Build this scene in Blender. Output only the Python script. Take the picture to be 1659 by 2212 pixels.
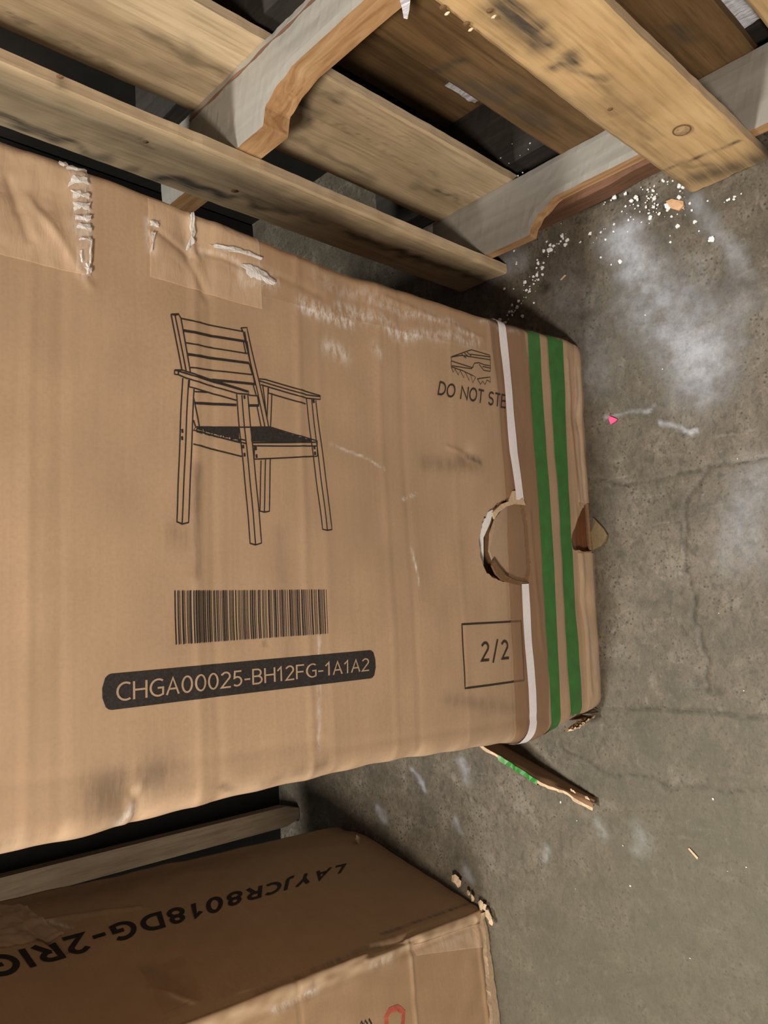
import bpy, math, random
import numpy as np
from mathutils import Matrix, Vector

for o in list(bpy.data.objects): bpy.data.objects.remove(o)
S = bpy.context.scene
COL = S.collection
random.seed(7); np.random.seed(7)

# ------------------------------------------------------------------ camera
W, HH = 1659, 2212
F = 1645.0; CX, CY = 829.5, 1106.0
def _n(v): return v/np.linalg.norm(v)
UPV = _n(-np.array([2540-CX, -(1190-CY), -F]))
FW = np.array([-730-CX, -(1400-CY), -F]); FW = _n(FW-UPV*FW.dot(UPV))
RT = np.cross(FW, UPV)
R = np.stack([RT, FW, UPV])
CAMP = np.array([0, 0, 1.0])
cd = bpy.data.cameras.new('camera'); cam = bpy.data.objects.new('camera', cd); COL.objects.link(cam)
cd.sensor_fit = 'VERTICAL'; cd.sensor_height = 24; cd.lens = 24*F/HH; cd.clip_start = 0.01
M4 = Matrix([[*R[0], CAMP[0]], [*R[1], CAMP[1]], [*R[2], CAMP[2]], [0, 0, 0, 1]])
cam.matrix_world = M4
S.camera = cam

# ------------------------------------------------------------------ light
S.view_settings.view_transform = 'Standard'; S.view_settings.look = 'None'
S.view_settings.exposure = 0.0; S.view_settings.gamma = 1.0; S.view_settings.use_curve_mapping = False
wd = bpy.data.worlds.new('world'); S.world = wd; wd.use_nodes = True
wd.node_tree.nodes['Background'].inputs[0].default_value = (0.86, 0.92, 1.0, 1)
wd.node_tree.nodes['Background'].inputs[1].default_value = 0.09
def area(name, loc, target, size, power, col, sy=None):
    l = bpy.data.lights.new(name, 'AREA'); l.energy = power; l.color = col
    l.shape = 'RECTANGLE'; l.size = size; l.size_y = sy or size
    o = bpy.data.objects.new(name, l); COL.objects.link(o); o.location = loc
    o.rotation_euler = (Vector(target)-Vector(loc)).to_track_quat('-Z', 'Y').to_euler()
    return o
area('key_lamp', (-.78, -.38, 1.76), (0, .7, .4), 0.20, 35, (1.0, .86, .71))
area('overhead_lamp', (-0.50, 0.70, 3.6), (0, .6, 0), 0.14, 108, (1.0, .95, .86), 0.5)

# ------------------------------------------------------------------ maths helpers
def ray(u, v):
    return _n(R @ np.array([u-CX, -(v-CY), -F]))
def on_plane(u, v, p, n):
    d = ray(u, v); return CAMP + d*(np.dot(np.array(p)-CAMP, n)/np.dot(d, n))
def fl(u, v, z=0.0): return on_plane(u, v, (0, 0, z), (0, 0, 1))
def onx(u, v, x): return on_plane(u, v, (x, 0, 0), (1, 0, 0))

class Fbm:
    """smooth pseudo noise: sum of random sine waves"""
    def __init__(s, seed, freq, n=14, spread=2.2):
        r = np.random.RandomState(seed)
        s.k = [(r.uniform(0, 2*math.pi), freq*spread**r.uniform(-1, 1), r.uniform(0, 2*math.pi)) for _ in range(n)]
    def __call__(s, x, y):
        t = 0
        for a, f, p in s.k: t = t+np.sin((x*math.cos(a)+y*math.sin(a))*f*2*math.pi+p)
        return t/math.sqrt(len(s.k))

def seg_dist(px, py, ax, ay, bx, by):
    dx, dy = bx-ax, by-ay; L = dx*dx+dy*dy+1e-12
    t = np.clip(((px-ax)*dx+(py-ay)*dy)/L, 0, 1)
    return np.hypot(px-ax-t*dx, py-ay-t*dy)
def strokes(px, py, lst):
    """max of soft strokes; each (ax,ay,bx,by,radius,strength)"""
    m = np.zeros_like(px)
    for ax, ay, bx, by, r, s in lst:
        m = np.maximum(m, s*np.exp(-(seg_dist(px, py, ax, ay, bx, by)/r)**2))
    return m

# ------------------------------------------------------------------ object helpers
def mesh(name, V, Fc, mat=None, smooth=False, attrs=None):
    me = bpy.data.meshes.new(name)
    if isinstance(V, np.ndarray): V = V.tolist()
    me.from_pydata(V, [], [list(map(int, f)) for f in Fc]); me.update()
    if smooth: me.polygons.foreach_set('use_smooth', [True]*len(me.polygons))
    if mat: me.materials.append(mat)
    for k, a in (attrs or {}).items():
        at = me.attributes.new(k, 'FLOAT', 'POINT'); at.data.foreach_set('value', np.asarray(a, dtype=np.float32).ravel())
    return me
def obj(name, me, parent=None, loc=None):
    o = bpy.data.objects.new(name, me); COL.objects.link(o)
    if parent is not None:
        o.parent = parent; o.location = -Vector(parent.location) if loc is None else loc
    elif loc is not None: o.location = loc
    return o
def empty(name, loc, label, cat, group=None):
    o = bpy.data.objects.new(name, None); COL.objects.link(o); o.location = loc; o.empty_display_size = .05
    return tag(o, label, cat, group)
def tag(o, label, cat, group=None):
    o['label'] = label; o['category'] = cat
    if group: o['group'] = group
    return o
def recentre(o):
    """put the origin of a single mesh thing at the middle of its base"""
    me = o.data; n = len(me.vertices); a = np.empty(n*3, dtype=np.float32); me.vertices.foreach_get('co', a); a = a.reshape(-1, 3)
    c = np.array([(a[:, 0].min()+a[:, 0].max())/2, (a[:, 1].min()+a[:, 1].max())/2, a[:, 2].min()])
    me.vertices.foreach_set('co', (a-c).ravel()); o.location = Vector(c.tolist()); me.update(); return o
def quads(nu, nv, wrap=False):
    i = np.arange(nu-1)[:, None]; j = np.arange(nv-1)[None, :]
    a = i*nv+j
    f = np.stack([a, a+nv, a+nv+1, a+1], -1).reshape(-1, 4)
    if wrap:
        j = np.arange(nv-1); b = (nu-1)*nv+j
        f = np.vstack([f, np.stack([b, j, j+1, b+1], -1)])
    return f

# ------------------------------------------------------------------ materials
def nodes(name):
    m = bpy.data.materials.new(name); m.use_nodes = True
    nt = m.node_tree; return m, nt, nt.nodes['Principled BSDF']
def N(nt, t, **kw):
    n = nt.nodes.new(t)
    for k, v in kw.items():
        if k.startswith('i_'):
            key = k[2:]; key = int(key) if key.isdigit() else key.replace('_', ' ')
            n.inputs[key].default_value = v
        else: setattr(n, k, v)
    return n
def L(nt, a, b): nt.links.new(a, b)
def coords(nt, scale=(1, 1, 1), rot=(0, 0, 0), kind='Object'):
    tc = N(nt, 'ShaderNodeTexCoord'); mp = N(nt, 'ShaderNodeMapping')
    mp.inputs['Scale'].default_value = scale; mp.inputs['Rotation'].default_value = rot
    L(nt, tc.outputs[kind], mp.inputs[0]); return mp.outputs[0]
def noise(nt, vec, scale, detail=4, rough=.6, dist=0):
    n = N(nt, 'ShaderNodeTexNoise'); n.inputs['Scale'].default_value = scale; n.inputs['Detail'].default_value = detail
    n.inputs['Roughness'].default_value = rough; n.inputs['Distortion'].default_value = dist
    L(nt, vec, n.inputs['Vector']); return n.outputs['Fac']
def ramp(nt, fac, stops):
    r = N(nt, 'ShaderNodeValToRGB'); e = r.color_ramp.elements
    while len(e) < len(stops): e.new(.5)
    for q, (p, c) in zip(e, stops):
        q.position = p; q.color = (*c, 1) if len(c) == 3 else c
    L(nt, fac, r.inputs[0]); return r.outputs[0]
def mix(nt, fac, a, b, mode='MIX'):
    n = N(nt, 'ShaderNodeMix', data_type='RGBA', blend_type=mode)
    for s, v in ((0, fac), (6, a), (7, b)):
        if hasattr(v, 'links') or hasattr(v, 'is_linked'): L(nt, v, n.inputs[s])
        else: n.inputs[s].default_value = (*v, 1) if isinstance(v, tuple) and len(v) == 3 else v
    return n.outputs[2]
def math_(nt, op, a, b=0.0, clamp=False):
    n = N(nt, 'ShaderNodeMath', operation=op); n.use_clamp = clamp
    for i, v in enumerate((a, b)):
        if isinstance(v, (int, float)): n.inputs[i].default_value = v
        else: L(nt, v, n.inputs[i])
    return n.outputs[0]
def attr(nt, name):
    n = N(nt, 'ShaderNodeAttribute'); n.attribute_name = name; return n.outputs['Fac']
def bump(nt, bs, h, strength, dist=.002):
    b = N(nt, 'ShaderNodeBump'); b.inputs['Strength'].default_value = strength; b.inputs['Distance'].default_value = dist
    L(nt, h, b.inputs['Height']); L(nt, b.outputs[0], bs.inputs['Normal'])

def cardboard(name, base, flute=(6, 6, 260), rough=.62, attrs=True, spec=.35):
    m, nt, bs = nodes(name)
    v = coords(nt); vf = coords(nt, flute)
    big = noise(nt, v, 5, 4); fine = noise(nt, vf, 1.0, 3); grit = noise(nt, v, 320, 3)
    c = mix(nt, ramp(nt, big, [(.3, (0, 0, 0)), (.72, (1, 1, 1))]), tuple(x*.88 for x in base), tuple(min(1, x*1.08) for x in base))
    c = mix(nt, ramp(nt, fine, [(.35, (.25,)*3), (.65, (0,)*3)]), c, tuple(x*.78 for x in base))
    c = mix(nt, ramp(nt, grit, [(.35, (.30,)*3), (.6, (0,)*3)]), c, tuple(x*.75 for x in base))
    r = None
    if attrs:
        streak = noise(nt, coords(nt, (14, 14, 90)), 1.0, 5, .7)
        sp = ramp(nt, streak, [(.38, (0,)*3), (.6, (1,)*3)])
        d = math_(nt, 'MULTIPLY', attr(nt, 'dirt'), math_(nt, 'ADD', math_(nt, 'MULTIPLY', sp, .7), .3))
        c = mix(nt, d, c, (.075, .062, .050))
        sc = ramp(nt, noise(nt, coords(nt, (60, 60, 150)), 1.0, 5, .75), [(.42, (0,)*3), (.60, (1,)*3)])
        k = math_(nt, 'MULTIPLY', attr(nt, 'scuff_glint'), math_(nt, 'MULTIPLY', sc, 1.35), True)
        c = mix(nt, k, c, (.80, .78, .76))  # whitish colour for scuffs and for painted highlights on the tape
        ed = attr(nt, 'edge'); c = mix(nt, ed, c, (.66, .50, .34))
        k2 = math_(nt, 'SUBTRACT', rough, math_(nt, 'MULTIPLY', k, .25)); L(nt, k2, bs.inputs['Roughness'])
    else: bs.inputs['Roughness'].default_value = rough
    L(nt, c, bs.inputs['Base Color']); bs.inputs['Specular IOR Level'].default_value = spec
    bump(nt, bs, mix(nt, .5, fine, grit), .10, .001)
    return m
def wood(name, pale, dark, axis='z', stain=(.045, .045, .042), rough=.7, scale=1.0, seed=0.0):
    m, nt, bs = nodes(name)
    sc = {'z': (46, 46, 2.6), 'y': (46, 2.6, 46), 'x': (2.6, 46, 46)}[axis]
    sc = tuple(s*scale for s in sc)
    v = coords(nt, sc); n1 = noise(nt, v, 1.0, 6, .62, .9)
    big = noise(nt, coords(nt, (9, 9, 5)), 1.0, 3); grit = noise(nt, coords(nt, tuple(s*5 for s in sc)), 1.0, 4)
    c = ramp(nt, n1, [(.28, dark), (.50, tuple((a+b)/2*1.04 for a, b in zip(pale, dark))), (.70, pale)])
    c = mix(nt, ramp(nt, big, [(.42, (.0,)*3), (.70, (.55,)*3)]), c, tuple(x*.55 for x in dark))
    c = mix(nt, ramp(nt, grit, [(.30, (.5,)*3), (.52, (0,)*3)]), c, tuple(x*.6 for x in dark))
    sn = ramp(nt, noise(nt, coords(nt, tuple(s*1.6 for s in sc)), 1.0, 6, .7), [(.34, (.25,)*3), (.54, (1,)*3)])
    c = mix(nt, math_(nt, 'MULTIPLY', attr(nt, 'dirt'), sn, True), c, stain)
    L(nt, c, bs.inputs['Base Color']); bs.inputs['Roughness'].default_value = rough
    bs.inputs['Specular IOR Level'].default_value = .3
    bump(nt, bs, mix(nt, .5, n1, grit), .45, .002)
    return m
def plain(name, col, rough=.5, spec=.4, bumpy=0, scale=200, alpha=1.0, var=.12):
    m, nt, bs = nodes(name)
    v = coords(nt); n = noise(nt, v, scale, 3)
    c = mix(nt, ramp(nt, n, [(.3, (0,)*3), (.7, (1,)*3)]), tuple(x*(1-var) for x in col), tuple(min(1, x*(1+var)) for x in col))
    L(nt, c, bs.inputs['Base Color']); bs.inputs['Roughness'].default_value = rough
    bs.inputs['Specular IOR Level'].default_value = spec; bs.inputs['Alpha'].default_value = alpha
    if bumpy: bump(nt, bs, noise(nt, v, scale*.4, 4), bumpy, .002)
    return m
def film(name, col, alpha, rough=.16, bumpy=.35):
    m, nt, bs = nodes(name)
    v = coords(nt, (30, 30, 90))
    bs.inputs['Base Color'].default_value = (*col, 1); bs.inputs['Roughness'].default_value = rough
    bs.inputs['Alpha'].default_value = alpha; bs.inputs['Specular IOR Level'].default_value = .6
    bump(nt, bs, noise(nt, v, 1.0, 5, .65, .5), bumpy, .004)
    return m

BOXC = (.50, .350, .230)
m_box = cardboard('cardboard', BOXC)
m_boxin = cardboard('cardboard_inside', (.25, .15, .085), attrs=False)
m_boxplain = cardboard('cardboard_print_gap', (.46, .33, .225), attrs=False)
m_box2 = cardboard('cardboard_lower', (.50, .335, .205))
m_torn = plain('torn_paper', (.62, .47, .32), .85, .1, .6, 300)
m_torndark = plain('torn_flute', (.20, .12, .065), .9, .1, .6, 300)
m_ink = plain('black_ink', (.035, .030, .030), .6, .25, 0, 500, var=.3)
m_ink2 = plain('brown_ink', (.045, .036, .030), .55, .3, 0, 500, var=.3)
m_red = plain('red_ink', (.70, .16, .12), .6, .2, 0, 90, alpha=.75, var=.3)
m_green = plain('green_tape', (.020, .185, .024), .33, .35, .10, 60, var=.18)
m_strap = plain('white_strap', (.90, .88, .95), .35, .4, .1, 300, var=.04)
m_tape = film('tan_tape', (.60, .40, .25), .25)
m_tapedark = film('brown_tape', (.33, .185, .10), .45)
m_tapepale = film('pale_tape', (.92, .70, .50), .42, .18, .35)
m_foamw = plain('white_foam', (.86, .88, .90), .6, .3, .3, 400, var=.06)
m_plank = wood('pallet_wood_pale', (.74, .59, .39), (.50, .38, .235), 'z')
m_plankwarm = wood('pallet_wood_warm', (.80, .58, .31), (.52, .33, .15), 'z', scale=.8)
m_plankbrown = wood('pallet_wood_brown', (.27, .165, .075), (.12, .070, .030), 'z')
m_sawn = wood('sawn_edge', (.86, .70, .50), (.62, .47, .30), 'z')
m_str = wood('stringer_wood', (.50, .34, .20), (.30, .17, .09), 'y')
m_rust = wood('stringer_red', (.22, .11, .065), (.11, .055, .032), 'y')
m_steel = plain('nail_steel', (.35, .33, .30), .4, .6)

def stringer_top():
    m, nt, bs = nodes('weathered_stringer')
    v = coords(nt, (60, 4, 60)); n1 = noise(nt, v, 1.0, 4, .5, .3)
    c = ramp(nt, n1, [(.3, (.255, .245, .222)), (.6, (.305, .295, .272)), (.8, (.34, .33, .31))])
    geo = N(nt, 'ShaderNodeNewGeometry'); sx = N(nt, 'ShaderNodeSeparateXYZ'); L(nt, geo.outputs['True Normal'], sx.inputs[0])
    upm = ramp(nt, sx.outputs[2], [(.5, (0,)*3), (.8, (1,)*3)])
    n2 = noise(nt, coords(nt, (50, 5, 50)), 1.0, 6, .65, 1.2)
    side = ramp(nt, n2, [(.3, (.24, .12, .055)), (.5, (.46, .27, .13)), (.72, (.60, .43, .25))])
    c = mix(nt, upm, side, c); L(nt, c, bs.inputs['Base Color']); bs.inputs['Roughness'].default_value = .34
    bs.inputs['Specular IOR Level'].default_value = .5
    bump(nt, bs, n1, .08, .0006)
    return m
m_strtop = stringer_top()

def concrete():
    m, nt, bs = nodes('worn_concrete')
    v = coords(nt)
    a = noise(nt, v, 3.2, 6, .62); b = noise(nt, v, 17, 6, .7, .4); g = noise(nt, v, 260, 4, .7)
    st = noise(nt, coords(nt, (70, 9, 9), (0, 0, .25)), 1.0, 5, .7)
    c = ramp(nt, a, [(.30, (.085, .073, .052)), (.5, (.130, .110, .082)), (.72, (.180, .150, .116))])
    c = mix(nt, ramp(nt, b, [(.34, (.70,)*3), (.56, (0,)*3)]), c, (.055, .048, .037))
    c = mix(nt, ramp(nt, b, [(.56, (0,)*3), (.80, (.55,)*3)]), c, (.33, .31, .28))
    c = mix(nt, ramp(nt, st, [(.60, (0,)*3), (.78, (.30,)*3)]), c, (.36, .35, .31))
    c = mix(nt, ramp(nt, g, [(.32, (.6,)*3), (.5, (0,)*3)]), c, (.05, .045, .036))
    c = mix(nt, ramp(nt, g, [(.66, (0,)*3), (.80, (.35,)*3)]), c, (.50, .48, .44))
    mo = noise(nt, coords(nt, (75, 110, 90), (0, 0, .3)), 1.0, 6, .72, .8)
    c = mix(nt, ramp(nt, mo, [(.34, (.75,)*3), (.50, (0,)*3)]), c, (.045, .039, .030))
    c = mix(nt, ramp(nt, mo, [(.58, (0,)*3), (.72, (.35,)*3)]), c, (.30, .27, .23))
    vo = N(nt, 'ShaderNodeTexVoronoi'); vo.inputs['Scale'].default_value = 130; L(nt, v, vo.inputs['Vector'])
    pit = math_(nt, 'MULTIPLY', ramp(nt, vo.outputs['Distance'], [(.16, (1,)*3), (.26, (0,)*3)]), ramp(nt, b, [(.46, (0,)*3), (.56, (.8,)*3)]), True)
    c = mix(nt, pit, c, (.030, .026, .022))
    pm = mix(nt, 1.0, ramp(nt, noise(nt, v, 11, 7, .72, .2), [(.34, (.2,)*3), (.62, (1,)*3)]), ramp(nt, noise(nt, v, 48, 6, .75), [(.36, (.55,)*3), (.60, (1,)*3)]), 'MULTIPLY')
    p = math_(nt, 'MULTIPLY', attr(nt, 'chalk_light'), math_(nt, 'MULTIPLY', pm, .78), True)  # pale floor marks and a painted pool of bluish light
    c = mix(nt, p, c, (.46, .51, .60))
    ol = attr(nt, 'olive'); c = mix(nt, ol, c, (.120, .116, .078))
    dk = attr(nt, 'dirt'); dn = ramp(nt, noise(nt, v, 60, 5, .75), [(.36, (.1,)*3), (.60, (1,)*3)]); c = mix(nt, math_(nt, 'MULTIPLY', dk, dn, True), c, (.022, .019, .015))
    L(nt, c, bs.inputs['Base Color'])
    r = math_(nt, 'SUBTRACT', .58, math_(nt, 'MULTIPLY', p, .18)); L(nt, r, bs.inputs['Roughness'])
    bs.inputs['Specular IOR Level'].default_value = .45
    bump(nt, bs, mix(nt, .4, b, g), .35, .003)
    return m
m_floor = concrete()

# ================================================================== FLOOR
def axis(lo, a, b, hi, step, coarse=.3):
    return np.concatenate([np.arange(lo, a, coarse), np.arange(a, b, step), np.arange(b, hi+.01, coarse)])
gx = axis(-3, -.80, .80, 3, .0032); gy = axis(-3, .18, 1.45, 3.2, .0032)
X, Y = np.meshgrid(gx, gy, indexing='ij')
def fseg(pts, r, s):
    q = [fl(*p)[:2] for p in pts]
    return [(q[i][0], q[i][1], q[i+1][0], q[i+1][1], r, s) for i in range(len(q)-1)]
wob = Fbm(3, 14); wob2 = Fbm(4, 14)
wob3 = Fbm(5, 55)
Xw = X+.004*wob(X, Y)+.0010*wob3(X, Y); Yw = Y+.004*wob2(X, Y)+.0010*wob3(Y, X)
crack = strokes(Xw, Yw,
    fseg([(1275, 1045), (1400, 1040), (1520, 1008), (1659, 985), (1800, 960)], .0016, .95) +
    fseg([(1545, 1010), (1480, 1075), (1478, 1190), (1500, 1290), (1512, 1400), (1530, 1500)], .0019, 1.0) +
    fseg([(1480, 1190), (1440, 1060), (1425, 1010)], .002, .4) +
    fseg([(1310, 1530), (1430, 1532), (1540, 1545), (1659, 1548), (1800, 1570)], .0019, 1.0) +
    fseg([(1180, 1605), (1320, 1675), (1500, 1700), (1659, 1712), (1800, 1730)], .0015, .8) +
    fseg([(1300, 1555), (1290, 1640)], .0022, .3))
dents = strokes(Xw, Yw, fseg([(1100, 660), (1150, 600), (1200, 540)], .012, .35) +
    fseg([(1160, 610), (1172, 625)], .010, .9) + fseg([(1120, 690), (1070, 680)], .008, .5) +
    fseg([(1250, 425), (1350, 425), (1420, 440)], .016, .9) + fseg([(1080, 700), (1190, 520)], .010, .45) + fseg([(1500, 1480), (1560, 1500)], .008, .45) +
    fseg([(1350, 1000), (1440, 1090)], .012, .25))
chalk_light = strokes(X+.004*wob(X, Y)+.002*wob3(X, Y), Y+.004*wob2(X, Y)+.002*wob3(Y, X),  # bluish light on the concrete painted as colour, with whitish stains and scratches
    fseg([(1345, 515), (1420, 640)], .030, 1.0) + fseg([(1420, 640), (1480, 720), (1520, 790)], .050, .95) + fseg([(1500, 430), (1620, 600)], .012, .55) +
    fseg([(1560, 700), (1600, 640)], .03, .45) + fseg([(1280, 800), (1220, 640)], .04, .35) +
    fseg([(1060, 590), (1120, 560)], .018, .7) + fseg([(1640, 1050), (1600, 1180)], .035, .55) +
    fseg([(1420, 920), (1510, 926)], .0028, 1.0) + fseg([(1560, 850), (1500, 870)], .012, .5) +
    fseg([(1310, 905), (1400, 880)], .003, .6) +
    fseg([(1000, 1650), (1010, 1680)], .010, .8) + fseg([(985, 1775), (995, 1790)], .006, .9) +
    fseg([(890, 1670), (915, 1705)], .005, .8) + fseg([(1290, 1765), (1300, 1800)], .006, .6) +
    fseg([(1010, 1895), (1005, 1875)], .010, .8) + fseg([(1180, 1830), (1178, 1850)], .006, .7) +
    fseg([(815, 1750), (830, 1770)], .008, .6) + fseg([(1385, 1800), (1380, 1835)], .012, .6))
olive = strokes(X, Y, fseg([(1250, 2250), (1650, 1950)], .25, .55) + fseg([(1350, 1600), (1700, 1630)], .028, .35))
Z = -.0022*crack-.004*dents+.0007*Fbm(9, 5)(X, Y)-.0007
V = np.stack([X, Y, Z], -1).reshape(-1, 3)
fo = obj('floor', mesh('floor', V, quads(len(gx), len(gy)), m_floor, True,
     dict(dirt=np.clip(crack*.9+dents*.8, 0, 1), chalk_light=chalk_light, olive=olive)))
fo['kind'] = 'structure'

# ================================================================== BIG CARTON (front face towards the camera)
BH = .93
PF = np.array([.0975, .590, .5]); NF = _n(np.array([.019/.53, 1.0, 0]))      # front plane
def yplane(x): return .590-(x-.0975)*(.019/.53)
zl = np.array([-.01, .0, .03, .07, .11, .16, .25, .40, .58, .72, .82, 1.1])
xl = np.array([-.172, -.172, -.176, -.180, -.186, -.192, -.184, -.171, -.165, -.167, -.163, -.160])
zr = np.array([-.01, .0, .03, .178, .274, .40, .5, .65, .82, 1.1])
xr = np.array([.362, .364, .368, .362, .360, .360, .358, .366, .370, .372])
def XL(z): return np.interp(z, zl, xl)+.0006*np.sin(z*31)+.0005*np.sin(z*113+1)
def XR(z): return np.interp(z, zr, xr)+.0006*np.sin(z*27)+.0004*np.sin(z*121+1)
def boxpt(px): q = on_plane(px[0], px[1], PF, NF); return q[0], q[2]
creases = [(boxpt((p, 1000))[1], a) for p, a in ((62, .8), (130, -.8), (425, 1.3), (462, -1.0), (655, 1.3), (700, .7), (832, .8), (880, -.9), (985, .5), (1085, -.9), (1238, 1.1))]
fA, fB = Fbm(21, 2.6), Fbm(22, 11)
dents_b = [boxpt(p)+(r, d) for p, r, d in (((415, 520), .020, .006), ((300, 1745), .020, .008), ((770, 640), .03, .004), ((1010, 985), .012, .0035),
          ((60, 420), .03, .005), ((110, 500), .02, -.004), ((520, 690), .05, .004), ((1250, 900), .02, .004), ((1260, 1300), .02, .003), ((480, 1710), .012, .003))]
folds = [(boxpt(a)+boxpt(b)+(r, s)) for a, b, r, s in (((408, 470), (425, 560), .0035, -.0035), ((405, 560), (445, 640), .004, .003), ((20, 390), (60, 520), .004, .004),
         ((60, 430), (190, 620), .004, -.003), ((330, 500), (420, 560), .003, .0025), ((430, 540), (590, 600), .003, .0025), ((310, 1700), (265, 1790), .004, -.005),
         ((290, 1710), (330, 1770), .003, .004), ((830, 640), (1040, 730), .003, -.002), ((0, 1700), (690, 1600), .006, .0015), ((700, 1620), (1180, 1545), .006, .0015),
         ((1225, 780), (1250, 1090), .003, -.003), ((1246, 800), (1262, 1080), .003, .003), ((1255, 1200), (1275, 1500), .004, -.003), ((1140, 1110), (1170, 1400), .003, -.002),
         ((970, 965), (1030, 990), .002, -.003), ((560, 575), (700, 640), .004, .002))]
def disp(x, z):
    d = .0022*fA(x, z)+.0005*fB(x, z)
    for c, a in creases: d = d-.0007*a*np.exp(-((z-c)/.0045)**2)
    for cx, cz, r, a in dents_b: d = d+a*np.exp(-(((x-cx)**2+(z-cz)**2)/r**2))
    for ax, az, bx, bz, r, a in folds: d = d+.45*a*np.exp(-(seg_dist(x, z, ax, az, bx, bz)/r)**2)
    d = d+.012*np.exp(-np.maximum(z, 0)/.004)*.25+.006*np.exp(-((x-.37)**2+z**2)/.012**2)
    return d
RL, RR, DEP = .020, .010, .40
def skin(s, z, off=0.0):
    """carton surface: s runs along the front (x) and on round both corners; off lifts outwards"""
    s = np.asarray(s, float); z = np.asarray(z, float)
    a, b = XL(z)+RL, XR(z)-RR
    yf = yplane(np.clip(s, a, b))+disp(np.clip(s, a, b), z)
    ql, qr = RL*math.pi/2, RR*math.pi/2
    x = np.clip(s, a, b); y = yf-off
    tl = np.clip((a-s)/RL, 0, math.pi/2); tr = np.clip((s-b)/RR, 0, math.pi/2)
    x = np.where(s < a, a-(RL+off)*np.sin(tl), x); y = np.where(s < a, yf+RL-(RL+off)*np.cos(tl), y)
    x = np.where(s > b, b+(RR+off)*np.sin(tr), x); y = np.where(s > b, yf+RR-(RR+off)*np.cos(tr), y)
    y = y+np.maximum(a-s-ql, 0)+np.maximum(s-b-qr, 0)
    return np.stack([x, y, z], -1)
def on_box(px, off=.0006):
    x, z = boxpt(px); return skin(x, z, off)

carton = empty('cardboard_box', (.0975, .66, 0), 'large upright brown carton with armchair drawing, barcode and green striped tape', 'box')
# one body mesh: dense front, coarse sides and back
hole1 = [(1112, 1062), (1096, 1078), (1078, 1092), (1060, 1108), (1050, 1128), (1053, 1160), (1052, 1195), (1057, 1225), (1068, 1243), (1088, 1254), (1110, 1258), (1138, 1262),
         (1143, 1240), (1140, 1190), (1136, 1140), (1128, 1095), (1124, 1076)]
hole1 = [(1112, 1062), (1096, 1075), (1075, 1085), (1052, 1104), (1042, 1130), (1036, 1165), (1038, 1200), (1048, 1235), (1066, 1250), (1090, 1258), (1120, 1260), (1138, 1262),
         (1143, 1240), (1140, 1190), (1136, 1140), (1128, 1095), (1124, 1076)]
hole2 = [(1262, 1092), (1252, 1110), (1240, 1140), (1232, 1168), (1238, 1188), (1262, 1192), (1290, 1190), (1300, 1160), (1290, 1110), (1272, 1085)]
def rough_poly(pts, n=5, amp=.0011, seed=1):
    r = random.Random(seed); q = [boxpt(p) for p in pts]; out = []
    for i in range(len(q)):
        a, b = q[i], q[(i+1) % len(q)]
        for k in range(n): t = k/n; out.append((a[0]+(b[0]-a[0])*t+r.uniform(-amp, amp), a[1]+(b[1]-a[1])*t+r.uniform(-amp, amp)))
    return np.array(out)
H1 = rough_poly(hole1, seed=1); H2 = rough_poly(hole2, seed=2); H2[:, 1] = np.maximum(H2[:, 1], -.02)
def inside(px, py, poly):
    r = np.zeros(px.shape, bool); n = len(poly)
    for i in range(n):
        x1, y1 = poly[i]; x2, y2 = poly[(i+1) % n]
        c = ((y1 > py) != (y2 > py)) & (px < (x2-x1)*(py-y1)/(y2-y1+1e-12)+x1); r ^= c
    return r
step = .0026
tf = np.linspace(0, 1, 206)                      # across the front
zz = np.concatenate([np.linspace(0, .86, 330), np.linspace(.88, BH, 14)])
cols = []
Zc = zz
# columns described by (kind,param)
def column_points():
    P = []; Sx = []
    for t in tf:
        s = XL(Zc)+RL+(XR(Zc)-RR-XL(Zc)-RL)*t; P.append(skin(s, Zc)); Sx.append(s)
    for k in range(1, 7):
        s = XR(Zc)-RR+RR*(math.pi/2)*k/6; P.append(skin(s, Zc)); Sx.append(s)
    for d in (.02, .05, .09, DEP-.02):
        s = XR(Zc)-RR+RR*math.pi/2+d; P.append(skin(s, Zc)); Sx.append(s+9)
    yb = .60+DEP
    P.append(np.stack([XR(Zc)-.006, yb+0*Zc, Zc], -1)); Sx.append(Zc*0+9)
    for t in (.75, .5, .25): P.append(np.stack([XL(Zc)+(XR(Zc)-XL(Zc))*t, yb+0*Zc, Zc], -1)); Sx.append(Zc*0+9)
    P.append(np.stack([XL(Zc)+.006, yb+0*Zc, Zc], -1)); Sx.append(Zc*0+9)
    for d in (DEP-.03, .09, .05, .02):
        s = XL(Zc)+RL-RL*math.pi/2-d; P.append(skin(s, Zc)); Sx.append(s-9)
    for k in range(6, 0, -1):
        s = XL(Zc)+RL-RL*(math.pi/2)*k/6; P.append(skin(s, Zc)); Sx.append(s)
    return np.array(P), np.array(Sx)
P, Sx = column_points()
nu, nv = P.shape[:2]; ZZ = np.broadcast_to(Zc, (nu, nv))
xs, zs = Sx.ravel().copy(), ZZ.ravel().copy()
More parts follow.
